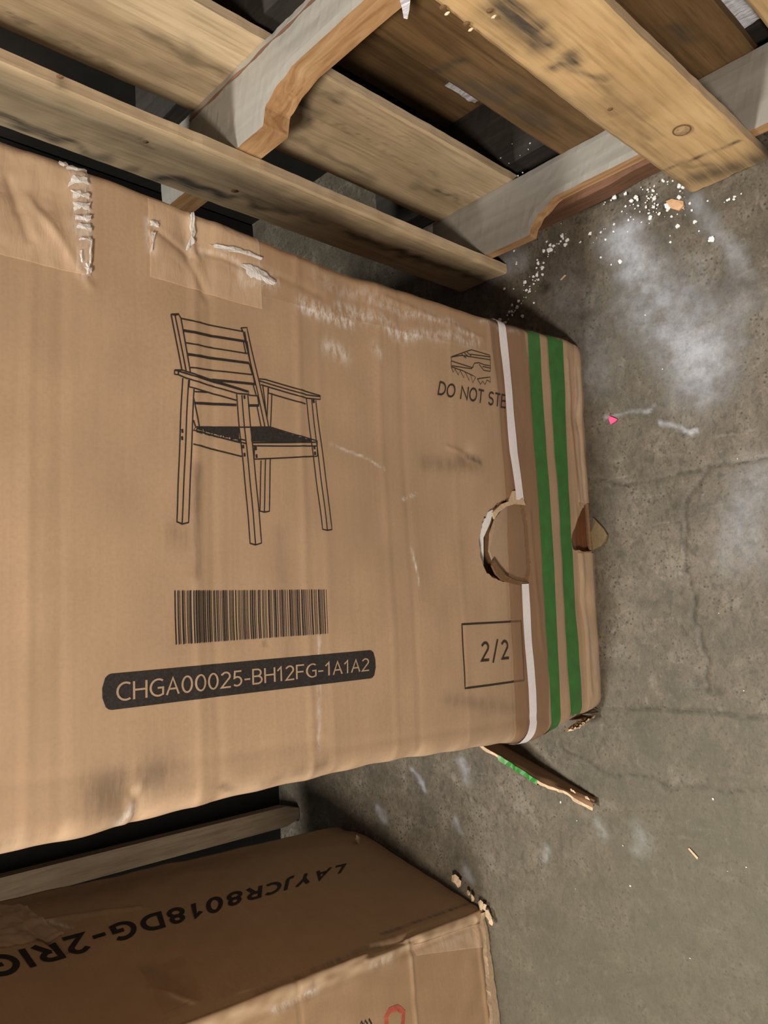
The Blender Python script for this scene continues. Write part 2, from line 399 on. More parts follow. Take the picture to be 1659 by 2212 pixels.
for poly in (H1, H2):                             # snap the grid to the torn outlines
    near = np.where((xs > poly[:, 0].min()-.01) & (xs < poly[:, 0].max()+.01) & (zs > poly[:, 1].min()-.01) & (zs < poly[:, 1].max()+.01))[0]
    bd = np.full(len(near), 1e9); bx = xs[near].copy(); bz = zs[near].copy()
    for i in range(len(poly)):
        a, b = poly[i], poly[(i+1) % len(poly)]; dx, dz = b-a
        t = np.clip(((xs[near]-a[0])*dx+(zs[near]-a[1])*dz)/(dx*dx+dz*dz+1e-12), 0, 1)
        qx, qz = a[0]+t*dx, a[1]+t*dz; d = np.hypot(xs[near]-qx, zs[near]-qz); m = d < bd
        bd[m] = d[m]; bx[m] = qx[m]; bz[m] = qz[m]
    m = (bd < step*.62) & (zs[near] > .002)
    xs[near[m]] = bx[m]; zs[near[m]] = bz[m]
Pv = P.reshape(-1, 3).copy(); fr = np.abs(xs) < 2
Pv[fr] = skin(xs[fr], zs[fr])
Q = quads(nu, nv, True)
cxs = xs[Q].mean(1); czs = zs[Q].mean(1)
# left lower corner is crushed open
CUT = np.array([boxpt(p) for p in ((1205, 1564), (1222, 1552), (1262, 1542), (1300, 1538), (1400, 1545), (1400, 1700), (1150, 1700), (1195, 1590))])
keep = ~(inside(cxs, czs, H1) | inside(cxs, czs, H2) | ((cxs < -.177) & (czs < .058) & (cxs > -2)))
Q = Q[keep]
def bst(lst): return [boxpt(a)+boxpt(b)+(r, s) for a, b, r, s in lst]
dirt = strokes(xs, zs, bst([((428, 1010), (428, 1240), .005, .55), ((380, 1150), (395, 1160), .012, .30), ((610, 1150), (620, 1420), .010, .22), ((215, 1715), (345, 1675), .020, .55), ((190, 1755), (280, 1765), .012, .4),
    ((925, 1000), (1030, 1005), .010, .35), ((1012, 985), (1035, 1000), .004, .9), ((700, 1650), (560, 1700), .006, .4), ((640, 600), (640, 640), .002, .6), ((480, 1700), (510, 1712), .003, .9),
    ((960, 1510), (1110, 1530), .008, .3), ((10, 1835), (60, 1820), .006, .6), ((1265, 980), (1275, 1080), .007, .55), ((575, 1388), (576, 1394), .002, .7), ((560, 560), (570, 640), .014, .25), ((1235, 745), (1262, 775), .008, .35)]))
dirt = np.where(np.abs(xs) > 2, 0, dirt)
scuff_glint = strokes(xs+.004*fB(xs, zs), zs, bst([((655, 650), (760, 690), .007, 1.0), ((740, 660), (900, 720), .008, .9), ((880, 715), (1030, 735), .006, .8), ((800, 650), (1020, 715), .005, .7), ((525, 585), (590, 615), .009, .95), ((425, 532), (560, 575), .004, .9),  # scuff marks, plus glossy tape streaks painted in as white
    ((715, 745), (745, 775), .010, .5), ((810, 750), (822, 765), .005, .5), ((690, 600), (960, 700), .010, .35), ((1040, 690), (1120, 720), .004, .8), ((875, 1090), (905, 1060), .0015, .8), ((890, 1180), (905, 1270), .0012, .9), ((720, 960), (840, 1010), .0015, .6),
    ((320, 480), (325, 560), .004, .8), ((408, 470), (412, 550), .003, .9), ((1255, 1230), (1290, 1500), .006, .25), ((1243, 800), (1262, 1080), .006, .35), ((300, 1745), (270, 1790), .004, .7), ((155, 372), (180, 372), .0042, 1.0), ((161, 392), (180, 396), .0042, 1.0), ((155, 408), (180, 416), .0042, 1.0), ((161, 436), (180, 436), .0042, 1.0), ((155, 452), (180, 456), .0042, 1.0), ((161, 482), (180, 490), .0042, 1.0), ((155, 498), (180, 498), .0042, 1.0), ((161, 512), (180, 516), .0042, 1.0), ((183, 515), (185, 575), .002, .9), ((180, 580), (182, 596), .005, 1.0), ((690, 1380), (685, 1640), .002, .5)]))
scuff_glint = np.where(np.abs(xs) > 2, 0, scuff_glint)
edge = strokes(xs, zs, bst([((0, 1845), (600, 1703), .010, .45), ((600, 1703), (1180, 1600), .010, .4), ((1250, 745), (1275, 1040), .006, .4), ((1290, 1240), (1305, 1530), .008, .35), ((300, 1720), (280, 1790), .008, .6), ((0, 310), (420, 462), .004, .5)]))
edge = np.where(np.abs(xs) > 2, 0, edge)*np.clip(.6+.6*fB(xs*2, zs*2), 0, 1)
obj('body', mesh('body', Pv, Q, m_box, True, dict(dirt=dirt, scuff_glint=scuff_glint, edge=edge)), carton)
# top and bottom caps
def cap(z, name):
    i = 0 if z < .5 else nv-1
    ring = P[::3, i, :].copy(); ring[:, 2] = z; ring[:, 1] = np.maximum(ring[:, 1], ring[:, 1].min()+.0)
    obj(name, mesh(name, ring, [list(range(len(ring)))], m_box if z > .5 else m_boxin, False, dict(dirt=np.zeros(len(ring)), scuff_glint=np.zeros(len(ring)), edge=np.zeros(len(ring)))), carton)
cap(BH, 'top_flap')

def patch(name, s0, s1, z0, z1, mat, off=.0006, parent=carton, skew=None, smooth=True, n=None):
    """rectangular patch lying on the carton skin. s0,s1,z0,z1 arrays of 2 (bottom/top) or numbers"""
    nuu = n or max(2, int(abs(s1-s0)/.004)); nvv = max(2, int(abs(z1-z0)/.004))
    u, v = np.meshgrid(np.linspace(0, 1, nuu+1), np.linspace(0, 1, nvv+1), indexing='ij')
    s = s0+(s1-s0)*u; z = z0+(z1-z0)*v
    if skew: z = z+skew(s)
    return obj(name, mesh(name, skin(s, z, off).reshape(-1, 3), quads(nuu+1, nvv+1), mat, smooth), parent)
def band(name, pts0, pts1, mat, off=.0006, sext=(0, 0), parent=carton, n=120, rag=0):
    """band across the carton between two pixel polylines given from right edge (top of photo) to left edge"""
    a = np.array([boxpt(p) for p in pts0]); b = np.array([boxpt(p) for p in pts1])
    s_hi = max(a[0, 0], b[0, 0])+sext[0]; s_lo = min(a[-1, 0], b[-1, 0])-sext[1]
    s = np.linspace(s_hi, s_lo, n)
    za = np.interp(-s, -a[:, 0], a[:, 1]); zb = np.interp(-s, -b[:, 0], b[:, 1])
    w = max(2, int(np.abs(za-zb).max()/.003)); t = np.linspace(0, 1, w+1)
    s2 = np.broadcast_to(s[:, None], (n, w+1)).copy(); z2 = za[:, None]*(1-t)+zb[:, None]*t
    if rag:
        rr = np.random.RandomState(5); s2[0] += rr.uniform(-rag, rag, w+1); s2[-1] += rr.uniform(-rag, rag, w+1)
    return obj(name, mesh(name, skin(s2, z2, off).reshape(-1, 3), quads(n, w+1), mat, True), parent)

def stroke_mesh(lines, wid, conv, off=.0007, closed=False):
    """ribbon mesh over polylines; conv maps (px) -> (s,z) """
    V, Fq = [], []
    for ln in lines:
        w = wid
        if isinstance(ln, tuple) and isinstance(ln[1], float): ln, w = ln
        q = [np.array(conv(p)) for p in ln]; pts = [q[0]]
        for a, b in zip(q, q[1:]):
            k = max(1, int(np.linalg.norm(b-a)/.006))
            for i in range(1, k+1): pts.append(a+(b-a)*i/k)
        pts = np.array(pts); d = np.gradient(pts, axis=0); d /= np.linalg.norm(d, axis=1)[:, None]+1e-9
        nrm = np.stack([-d[:, 1], d[:, 0]], -1)*w/2; base = len(V)
        for p, m_ in zip(pts, nrm): V += [p-m_, p+m_]
        for i in range(len(pts)-1): Fq.append((base+2*i, base+2*i+1, base+2*i+3, base+2*i+2))
    V = np.array(V); return V, Fq
def ink(name, lines, wid, mat, off=.0007, parent=carton):
    V, Fq = stroke_mesh(lines, wid, boxpt); P3 = skin(V[:, 0], V[:, 1], off)
    return obj(name, mesh(name, P3, Fq, mat), parent)
def _arc(cx, cy, rx, ry, a0, a1, n=14):
    return [(cx+rx*math.cos(math.radians(a0+(a1-a0)*i/n)), cy+ry*math.sin(math.radians(a0+(a1-a0)*i/n))) for i in range(n+1)]
GLYPH = {
 'A': (.60, [[(0, 0), (.30, 1), (.60, 0)], [(.10, .33), (.50, .33)]]),
 'B': (.52, [[(0, 0), (0, 1), (.25, 1)]+_arc(.25, .76, .22, .24, 90, -90)+[(0, .52)], [(.25, .52)]+_arc(.27, .26, .25, .26, 90, -90)+[(0, 0)]]),
 'C': (.56, [[(.56, .93)]+_arc(.38, .5, .38, .5, 70, 290)+[(.56, .06)]]),
 'D': (.62, [[(0, 0), (0, 1), (.20, 1)]+_arc(.20, .5, .42, .5, 90, -90)+[(0, 0)]]),
 'E': (.44, [[(.44, 1), (0, 1), (0, 0), (.44, 0)], [(0, .52), (.40, .52)]]),
 'F': (.44, [[(.44, 1), (0, 1), (0, 0)], [(0, .50), (.40, .50)]]),
 'G': (.62, [[(.58, .92)]+_arc(.38, .5, .38, .5, 68, 285)+[(.62, .08), (.62, .48), (.38, .48)]]),
 'H': (.58, [[(0, 0), (0, 1)], [(.58, 0), (.58, 1)], [(0, .52), (.58, .52)]]),
 'I': (.0, [[(0, 0), (0, 1)]]),
 'J': (.24, [[(.24, 1), (.24, .12)]+_arc(.05, .10, .19, .20, 0, -100)]),
 'L': (.42, [[(0, 1), (0, 0), (.42, 0)]]),
 'N': (.60, [[(0, 0), (0, 1), (.60, 0), (.60, 1)]]),
 'O': (.70, [_arc(.35, .5, .35, .5, 0, 360, 28)]),
 'P': (.48, [[(0, 0), (0, 1), (.22, 1)]+_arc(.22, .73, .26, .27, 90, -90)+[(0, .46)]]),
 'R': (.52, [[(0, 0), (0, 1), (.22, 1)]+_arc(.22, .74, .25, .26, 90, -90)+[(0, .48)], [(.24, .48), (.52, 0)]]),
 'S': (.46, [[(.43, .93)]+_arc(.24, .75, .22, .25, 70, 230)+[(.24, .52)]+_arc(.23, .26, .23, .26, 60, -150)]),
 'T': (.54, [[(0, 1), (.54, 1)], [(.27, 1), (.27, 0)]]),
 'Y': (.54, [[(0, 1), (.27, .48), (.54, 1)], [(.27, .48), (.27, 0)]]),
 '0': (.50, [_arc(.25, .5, .25, .5, 0, 360, 26)]),
 '1': (.30, [[(0, .76), (.20, 1), (.20, 0)]]),
 '2': (.48, [[(.02, .86)]+_arc(.24, .74, .22, .26, 140, -30)+[(0, 0), (.48, 0)]]),
 '5': (.46, [[(.42, 1), (.07, 1), (.04, .56)]+_arc(.20, .32, .25, .30, 100, -130)]),
 '8': (.48, [_arc(.24, .75, .20, .25, 0, 360, 20), _arc(.24, .26, .24, .26, 0, 360, 22)]),
 '/': (.36, [[(0, -.15), (.36, 1.1)]]),
 '-': (.28, [[(0, .38), (.28, .38)]]),
 ' ': (.22, [])}
def text_geo(txt, gap=.26, wid=.11):
    """stroke lettering: ribbon quads with mitred joints, in a unit box"""
    V, Fq = [], []; x = 0
    for ch in txt:
        w, lines = GLYPH[ch]
        for l in lines:
            p = np.array(l, float); p = p[np.r_[True, np.hypot(*np.diff(p, axis=0).T) > 1e-4]]
            closed = np.hypot(*(p[0]-p[-1])) < 1e-3; n = len(p); base = len(V)
            d = np.diff(p, axis=0); d /= np.hypot(d[:, 0], d[:, 1])[:, None]
            for i in range(n):
                if i == 0: a = b = d[0]
                elif i == n-1: a = b = d[-1]
                else: a, b = d[i-1], d[i]
                if closed and i in (0, n-1): a, b = d[-1], d[0]
                m = np.array([-(a+b)[1], (a+b)[0]]); m /= np.hypot(*m)+1e-9; k = wid/2/max(.5, m.dot([-a[1], a[0]]))
                q = p[i].copy()
                if not closed and i == 0: q = q-d[0]*wid*.3
                if not closed and i == n-1: q = q+d[-1]*wid*.3
                V += [q*np.array([1, 1-wid])+[x, wid/2]-m*k, q*np.array([1, 1-wid])+[x, wid/2]+m*k]
            Fq += [(base+2*i, base+2*i+1, base+2*i+3, base+2*i+2) for i in range(n-1)]
        x += w+gap
    V = np.array(V); V[:, 0] = (V[:, 0]-V[:, 0].min())/(V[:, 0].max()-V[:, 0].min())
    return V, Fq
def text_on(name, txt, quad, conv, place, mat, parent, gap=.26, wid=.11):
    """quad: pixel corners BL, BR, TR, TL of the lettering"""
    v, f = text_geo(txt, gap, wid); c = [np.array(conv(p)) for p in quad]
    u, t = v[:, :1], v[:, 1:]
    q = c[0]*(1-u)*(1-t)+c[1]*u*(1-t)+c[2]*u*t+c[3]*(1-u)*t
    return obj(name, mesh(name, place(q), f, mat), parent)
front = lambda off: (lambda q: skin(q[:, 0], q[:, 1], off))

# ---- printing: armchair drawing
z3 = 1659/550
def c(px, py): return (300+px/z3, 620+py/z3)
A = []
def ln(*p): A.append([c(*q) for q in p])
def thick(*p): A.append(([c(*q) for q in p], .0022))
ln((195, 187), (245, 183), (262, 212), (325, 560)); ln((195, 187), (268, 548)); ln((195, 187), (222, 193), (298, 560)); ln((222, 193), (250, 185))
ln((262, 212), (690, 285)); thick((275, 290), (705, 350)); ln((290, 370), (715, 430)); thick((303, 445), (725, 493)); ln((325, 530), (745, 570)); thick((470, 607), (755, 632))
ln((675, 262), (715, 258), (850, 912)); ln((675, 262), (690, 285), (825, 912)); ln((715, 350), (735, 495)); ln((700, 285), (760, 640)); ln((690, 350), (705, 430)); ln((725, 495), (745, 570)); ln((748, 640), (768, 710)); ln((772, 775), (800, 912))
ln((220, 548), (270, 548), (715, 680), (718, 700), (640, 695), (300, 600), (245, 578), (220, 575), (220, 548)); ln((220, 548), (245, 555), (710, 685)); ln((245, 555), (245, 580))
ln((275, 600), (250, 1530), (285, 1545), (328, 1535), (350, 670)); ln((315, 612), (285, 1545)); ln((320, 612), (320, 655), (635, 740)); ln((350, 685), (440, 690)); thick((360, 760), (635, 770)); thick((720, 772), (785, 772)); ln((785, 772), (775, 710), (718, 705))
ln((635, 700), (735, 1670), (770, 1680), (808, 1668), (710, 700)); ln((670, 705), (770, 1680))
ln((790, 597), (830, 600), (1190, 705), (1190, 730), (1100, 722), (800, 635)); ln((790, 610), (1100, 700), (1190, 712)); ln((850, 655), (850, 690), (1095, 760))
ln((1100, 722), (1195, 1580), (1225, 1587), (1257, 1582), (1162, 735)); ln((1135, 728), (1225, 1587))
ln((812, 640), (835, 840)); ln((848, 655), (838, 860)); ln((872, 690), (862, 912))
ln((800, 1130), (793, 1460), (822, 1467), (855, 1462), (862, 1115)); ln((830, 1125), (822, 1467))
ln((350, 730), (388, 912)); ln((350, 870), (362, 912))
ln((365, 915), (860, 912), (1165, 1000), (1165, 1035), (745, 1035)); ln((745, 1015), (1160, 1010)); ln((365, 915), (350, 935), (665, 1015)); ln((350, 1025), (672, 1105))
for k in range(6):
    ln((370+k*58, 925+k*13), (410+k*58, 935+k*13), (410+k*58, 955+k*13), (370+k*58, 945+k*13), (370+k*58, 925+k*13))
for k in range(7):
    y0 = 920+k*13; A.append(([c(372+k*46, y0), c(655 if k < 6 else 660, y0)], .0020)); A.append(([c(735, y0), c(880+k*42, y0+1)], .0026))
ln((755, 1035), (755, 1122), (1168, 1102), (1168, 1000))
for p in ((765, 1052), (770, 1102), (1150, 1045), (1153, 1083), (280, 940), (279, 987), (682, 1040), (690, 1093), (688, 718), (1148, 742)):
    A.append(([c(p[0]-6, p[1]), c(p[0]+6, p[1])], .0032))
ink('chair_drawing', A, .0011, m_ink)
# ---- shoe pictogram
zz2 = 809/1659
def s_(px, py): return (850+px*zz2, 600+py*zz2)
B = [[s_(*q) for q in p] for p in (
    [(253, 352), (343, 320), (425, 345), (425, 392), (400, 388), (375, 378), (355, 380), (345, 400), (255, 370), (253, 352)], [(253, 370), (253, 390), (340, 405), (350, 395)],
    [(300, 340), (320, 358)], [(312, 335), (332, 352)], [(324, 331), (342, 347)], [(338, 340), (425, 352)], [(255, 352), (300, 345), (425, 365)],
    [(375, 385), (395, 412), (423, 417), (425, 395)], [(390, 395), (423, 402)],
    [(253, 395), (262, 420), (270, 405), (285, 432), (292, 412), (308, 445), (314, 420), (330, 458), (336, 430), (345, 468), (358, 442), (300, 412), (253, 395)],
    [(365, 450), (422, 442), (422, 465), (408, 455), (400, 475), (388, 460), (380, 475), (365, 450)])]
ink('shoe_pictogram', B, .0011, m_ink2)
text_on('warning_text', 'DO NOT STEP', [(944, 853), (1100, 887), (1102, 857), (948, 824)], boxpt, front(.0014), m_ink2, carton, .20, .12)
ink('number_frame', [[(994, 1349), (1125, 1342), (1131, 1470), (1000, 1487), (994, 1349), (1000, 1348)]], .0021, m_ink2)
text_on('number_text', '2/2', [(1033, 1430), (1097, 1424), (1095, 1382), (1034, 1387)], boxpt, front(.0008), m_ink2, carton, .34, .125)
# ---- barcode
bc = [np.array(boxpt(p)) for p in ((379, 1276), (704, 1274), (707, 1369), (380, 1393))]
rb = random.Random(11); t = 0; V, Fq = [], []
while t < 1:
    w = rb.choice((.003, .003, .004, .0065, .010)); w = min(w, 1-t); k0 = len(V)
    for e in range(9):
        f = e/8
        for uu in (t, t+w):
            V.append((bc[0]*(1-uu)+bc[1]*uu)*(1-f)+(bc[3]*(1-uu)+bc[2]*uu)*f)
    Fq += [(k0+2*e, k0+2*e+1, k0+2*e+3, k0+2*e+2) for e in range(8)]
    t += w+rb.choice((.004, .005, .007, .011))
V = np.array(V); obj('barcode', mesh('barcode', skin(V[:, 0], V[:, 1], .0007), Fq, m_ink), carton)
# ---- code label, black rounded bar with letters left in cardboard colour
def rounded(quad, frac_u, frac_v, n=8):
    out = []
    for (cu, cv, a0) in ((1-frac_u, 1-frac_v, 0), (frac_u, 1-frac_v, 90), (frac_u, frac_v, 180), (1-frac_u, frac_v, 270)):
        for k in range(n+1):
            a = math.radians(a0+90*k/n); out.append((cu+frac_u*math.cos(a), cv+frac_v*math.sin(a)))
    return out
lq = [np.array(boxpt(p)) for p in ((221, 1536), (809, 1464), (807, 1404), (219, 1458))]
def bil(q, u, v): return q[0]*(1-u)*(1-v)+q[1]*u*(1-v)+q[2]*u*v+q[3]*(1-u)*v
nuL = 120; V = []; fu = .026; fv = .36
for i in range(nuL+1):
    u = i/nuL
    if u < fu: h = fv*(1-math.sqrt(max(0, 1-((fu-u)/fu)**2)))
    elif u > 1-fu: h = fv*(1-math.sqrt(max(0, 1-((u-1+fu)/fu)**2)))
    else: h = 0
    for j in range(9): V.append(bil(lq, u, h+(1-2*h)*j/8))
V = np.array(V); obj('code_label', mesh('code_label', skin(V[:, 0], V[:, 1], .0006), quads(nuL+1, 9), m_ink), carton)
text_on('code_text', 'CHGA00025-BH12FG-1A1A2', [(250, 1516), (794, 1449), (794, 1421), (250, 1474)], boxpt, front(.0010), m_boxplain, carton, .20, .105)

# ---- tapes and strap
band('brown_tape', [(1055, 688), (1072, 850), (1090, 1100), (1105, 1400), (1118, 1606)], [(1132, 716), (1150, 850), (1168, 1100), (1182, 1400), (1188, 1580)], m_tapedark, .0010, (.02, .02))
band('green_stripe', [(1139, 718), (1144, 850), (1160, 1100), (1176, 1350), (1192, 1560)], [(1164, 724), (1172, 850), (1186, 1100), (1200, 1350), (1212, 1562)], m_green, .0014, (.004, .02), rag=.004)
band('green_stripe', [(1181, 730), (1190, 850), (1205, 1100), (1218, 1350), (1232, 1552)], [(1213, 742), (1220, 850), (1228, 1100), (1243, 1350), (1257, 1546)], m_green, .0014, (.004, -.004), rag=.004)
band('clear_tape', [(1128, 715), (1140, 850), (1155, 1100), (1170, 1350), (1188, 1570)], [(1222, 742), (1228, 850), (1237, 1100), (1250, 1350), (1262, 1550)], film('clear_tape', (.50, .42, .36), .07, .15), .0020, (.012, 0))
band('bottom_tape', [(1236, 745), (1240, 850), (1247, 1085)], [(1262, 760), (1268, 880), (1272, 1085)], m_tapepale, .0012, (0, 0), n=60)
band('bottom_tape', [(1245, 1195), (1258, 1350), (1268, 1530)], [(1285, 1195), (1293, 1350), (1300, 1528)], m_tapepale, .0012, (0, 0), n=60)
band('white_strap', [(1072, 690), (1080, 780), (1093, 980), (1106, 1066)], [(1088, 694), (1096, 780), (1110, 980), (1124, 1082)], m_strap, .0030, (.012, 0), n=70)
band('white_strap', [(1122, 1262), (1130, 1400), (1138, 1490), (1142, 1560), (1134, 1600)], [(1137, 1262), (1146, 1400), (1154, 1490), (1157, 1560), (1152, 1598)], m_strap, .0030, (0, .02), n=70)
def tape_poly(name, quad, mat, off=.0011, nu=60, nv=60, amp=.0006, seed=3):
    q = [np.array(boxpt(p)) for p in quad]; f = Fbm(seed, 25)
    u, v = np.meshgrid(np.linspace(0, 1, nu), np.linspace(0, 1, nv), indexing='ij')
    pt = bil(q, u[..., None], v[..., None])
    P3 = skin(pt[..., 0], pt[..., 1], off); P3[..., 1] -= amp*np.abs(f(pt[..., 0], pt[..., 1]))
    return obj(name, mesh(name, P3.reshape(-1, 3), quads(nu, nv), mat, True), carton)
tape_poly('tape_patch', [(-120, 525), (190, 602), (180, 365), (-120, 262)], m_tapepale, seed=4)
tape_poly('tape_patch', [(318, 602), (570, 666), (557, 508), (314, 432)], m_tapepale, seed=5)
tape_poly('tape_patch', [(570, 640), (1050, 760), (1050, 690), (560, 512)], m_tape, .0009, 110, 40, .0004, 6)
crk = film('crinkled_tape_end', (.95, .88, .80), .16, .06, 1.0)
tape_poly('crinkled_tape', [(158, 590), (190, 602), (184, 368), (150, 355)], crk, .0016, 16, 80, .0022, 7)

# white flakes painted as glints on the wrinkled clear tape
wr = plain('tape_glint_film', (.88, .88, .90), .12, .8, .8, 500, alpha=.85, var=.10)
zt_ = 700/1659
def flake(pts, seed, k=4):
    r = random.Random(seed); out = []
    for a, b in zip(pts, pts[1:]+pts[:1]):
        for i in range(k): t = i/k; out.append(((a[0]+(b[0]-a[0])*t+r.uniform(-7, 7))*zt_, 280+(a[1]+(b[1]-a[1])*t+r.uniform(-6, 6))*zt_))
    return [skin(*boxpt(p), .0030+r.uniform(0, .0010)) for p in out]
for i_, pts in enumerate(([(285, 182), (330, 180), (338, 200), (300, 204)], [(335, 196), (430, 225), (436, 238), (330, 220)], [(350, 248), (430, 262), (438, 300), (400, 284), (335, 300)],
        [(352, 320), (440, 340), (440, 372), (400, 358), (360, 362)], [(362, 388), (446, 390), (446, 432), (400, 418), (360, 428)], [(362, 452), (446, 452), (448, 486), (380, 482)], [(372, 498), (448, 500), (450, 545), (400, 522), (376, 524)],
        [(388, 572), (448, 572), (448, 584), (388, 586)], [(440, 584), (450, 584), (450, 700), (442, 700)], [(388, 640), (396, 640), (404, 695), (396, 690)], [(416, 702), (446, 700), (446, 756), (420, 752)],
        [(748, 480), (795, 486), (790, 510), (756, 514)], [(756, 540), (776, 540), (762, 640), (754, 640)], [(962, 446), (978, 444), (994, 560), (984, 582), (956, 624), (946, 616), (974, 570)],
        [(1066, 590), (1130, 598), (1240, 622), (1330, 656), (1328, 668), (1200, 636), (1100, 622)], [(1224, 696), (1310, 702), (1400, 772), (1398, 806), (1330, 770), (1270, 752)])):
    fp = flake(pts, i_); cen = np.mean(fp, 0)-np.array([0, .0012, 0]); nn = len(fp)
    obj('tape_glint', mesh('tape_glint', np.array(list(fp)+[cen]), [(j, (j+1) % nn, nn) for j in range(nn)], wr), carton)

# ---- inside the torn hand hole
def poly_obj(name, pts3, mat, parent, thick=0.0):
    n = len(pts3); V = list(map(list, pts3))
    if thick:
        V += [[p[0], p[1]+thick, p[2]] for p in pts3]
        Fc = [list(range(n))[::-1], list(range(n, 2*n))]+[[i, (i+1) % n, n+(i+1) % n, n+i] for i in range(n)]
    else: Fc = [list(range(n))]
    return obj(name, mesh(name, V, Fc, mat), parent)
def rim(name, poly, depth, mat, inset=0.0, jag=.0012, seed=0):
    r = random.Random(seed); cx_, cz_ = poly.mean(0); V = []; n = len(poly)
    for x, z in poly:
        p = skin(x, z, .0002); V.append(p)
        k = inset*(.6+.8*r.random()); V.append(np.array([p[0]+(cx_-x)*k, p[1]+depth*.5, p[2]+(cz_-z)*k]))
        V.append(np.array([p[0]+(cx_-x)*k*.3, p[1]+depth, p[2]+(cz_-z)*k*.3]))
    Fc = []
    for i in range(n):
        j = (i+1) % n
        Fc += [(3*i, 3*j, 3*j+1, 3*i+1), (3*i+1, 3*j+1, 3*j+2, 3*i+2)]
    return obj(name, mesh(name, np.array(V), Fc, mat), carton)
rim('torn_edge', H1, .006, m_torndark, .05, seed=3)
rim('torn_edge', H2[(H2[:, 1] > .002)], .006, m_torndark, .05, seed=4)
def boxq(pts, off): return [skin(*boxpt(p), -off) for p in pts]
poly_obj('folded_cardboard', boxq([(1108, 1060), (1124, 1082), (1132, 1108), (1139, 1150), (1143, 1200), (1142, 1262), (1112, 1262), (1094, 1244), (1074, 1222), (1063, 1190), (1065, 1150), (1074, 1118), (1088, 1098), (1100, 1086)], .004), m_boxplain, carton, .003)
poly_obj('white_foam_liner', boxq([(1050, 1095), (1075, 1100), (1068, 1130), (1056, 1160), (1056, 1225), (1066, 1262), (1040, 1240), (1025, 1190), (1028, 1130)], .009), m_foamw, carton, .006)
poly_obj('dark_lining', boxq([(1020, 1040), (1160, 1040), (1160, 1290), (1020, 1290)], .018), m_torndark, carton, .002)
# torn lip round the hand hole
tl = [(1100, 1062), (1115, 1060), (1121, 1075), (1128, 1092), (1104, 1090), (1085, 1096), (1070, 1108), (1062, 1122), (1058, 1108), (1076, 1090), (1092, 1084)]
poly_obj('torn_lip', boxq(tl, -.003), m_torn, carton, .002)
poly_obj('torn_lip', boxq([(1064, 1210), (1076, 1228), (1090, 1244), (1112, 1254), (1136, 1258), (1134, 1266), (1108, 1262), (1082, 1254), (1068, 1240), (1060, 1222)], -.002), m_torndark, carton, .003)
# wooden furniture part seen through the lower tear, and its cardboard tongue
pw = boxq([(1225, 1085), (1300, 1085), (1310, 1200), (1225, 1200)], .006)
poly_obj('wooden_filler', [[p[0], p[1], max(p[2], .003)] for p in pw], wood('red_brown_wood', (.30, .12, .05), (.13, .045, .02), 'x', scale=1.6), carton, .004)
g = [fl(*p) for p in ((1283, 1118), (1292, 1126), (1306, 1142), (1314, 1156), (1312, 1168), (1300, 1180), (1284, 1188), (1278, 1150))]
V = [[p[0], p[1], .002+.003*math.sin(i*1.3)**2] for i, p in enumerate(g)]+[[p[0], p[1], .0005] for p in g]
n_ = len(g); obj('cardboard_tongue', mesh('cardboard_tongue', V, [list(range(n_)), list(range(n_, 2*n_))[::-1]]+[[i, n_+i, n_+(i+1) % n_, (i+1) % n_] for i in range(n_)], plain('dusty_tongue', (.20, .15, .085), .85, .1, .4)), carton)
# crushed lower left corner: folded layers
def layer(name, pts, mat, th=.0022):
    return poly_obj(name, pts, mat, carton, th)
def crumple(name, centre, size, mat, parent, seed, nu=14, nv=10):
    r = np.random.RandomState(seed); f = Fbm(seed, 2.2)
    u, v = np.meshgrid(np.linspace(-1, 1, nu), np.linspace(-1, 1, nv), indexing='ij')
    X_ = centre[0]+size[0]*(u+.15*f(u*2, v*2)); Y_ = centre[1]+size[1]*(.6*f(u*3, v*3)+.4*v); Z_ = np.maximum(centre[2]+size[2]*(v+.2*f(u*2+5, v*2)), .001)
    return obj(name, mesh(name, np.stack([X_, Y_, Z_], -1).reshape(-1, 3), quads(nu, nv), mat), parent)
for k, (dx, m_) in enumerate(((-.176, m_torn), (-.170, m_boxin), (-.182, m_boxin))):
    zt = .062-.004*k
    V = []
    for i in range(9):
        y = .606+.012*i/8*8; z1 = .004+.002*(i % 3); V += [[dx+.002*math.sin(i*2+k), y, z1], [dx+.0015*math.cos(i*1.7), y, zt]]
    obj('crushed_side', mesh('crushed_side', V, [(2*i, 2*i+1, 2*i+3, 2*i+2) for i in range(8)], m_), carton)
fA2 = Fbm(55, 60)
xb = np.linspace(-.196, -.150, 30)
for off, m_, zt in ((.004, m_torn, .0), (.009, m_torndark, .004)):
    u, v = np.meshgrid(np.linspace(0, 1, 30), np.linspace(0, 1, 8), indexing='ij')
    Z_ = .012+.05*u; X_ = -.182-.010*u-.006*v+.0015*fA2(u, v); Y_ = .603+off+.018*v
    obj('torn_flute_layer', mesh('torn_flute_layer', np.stack([X_, Y_, Z_], -1).reshape(-1, 3), quads(30, 8), m_), carton)

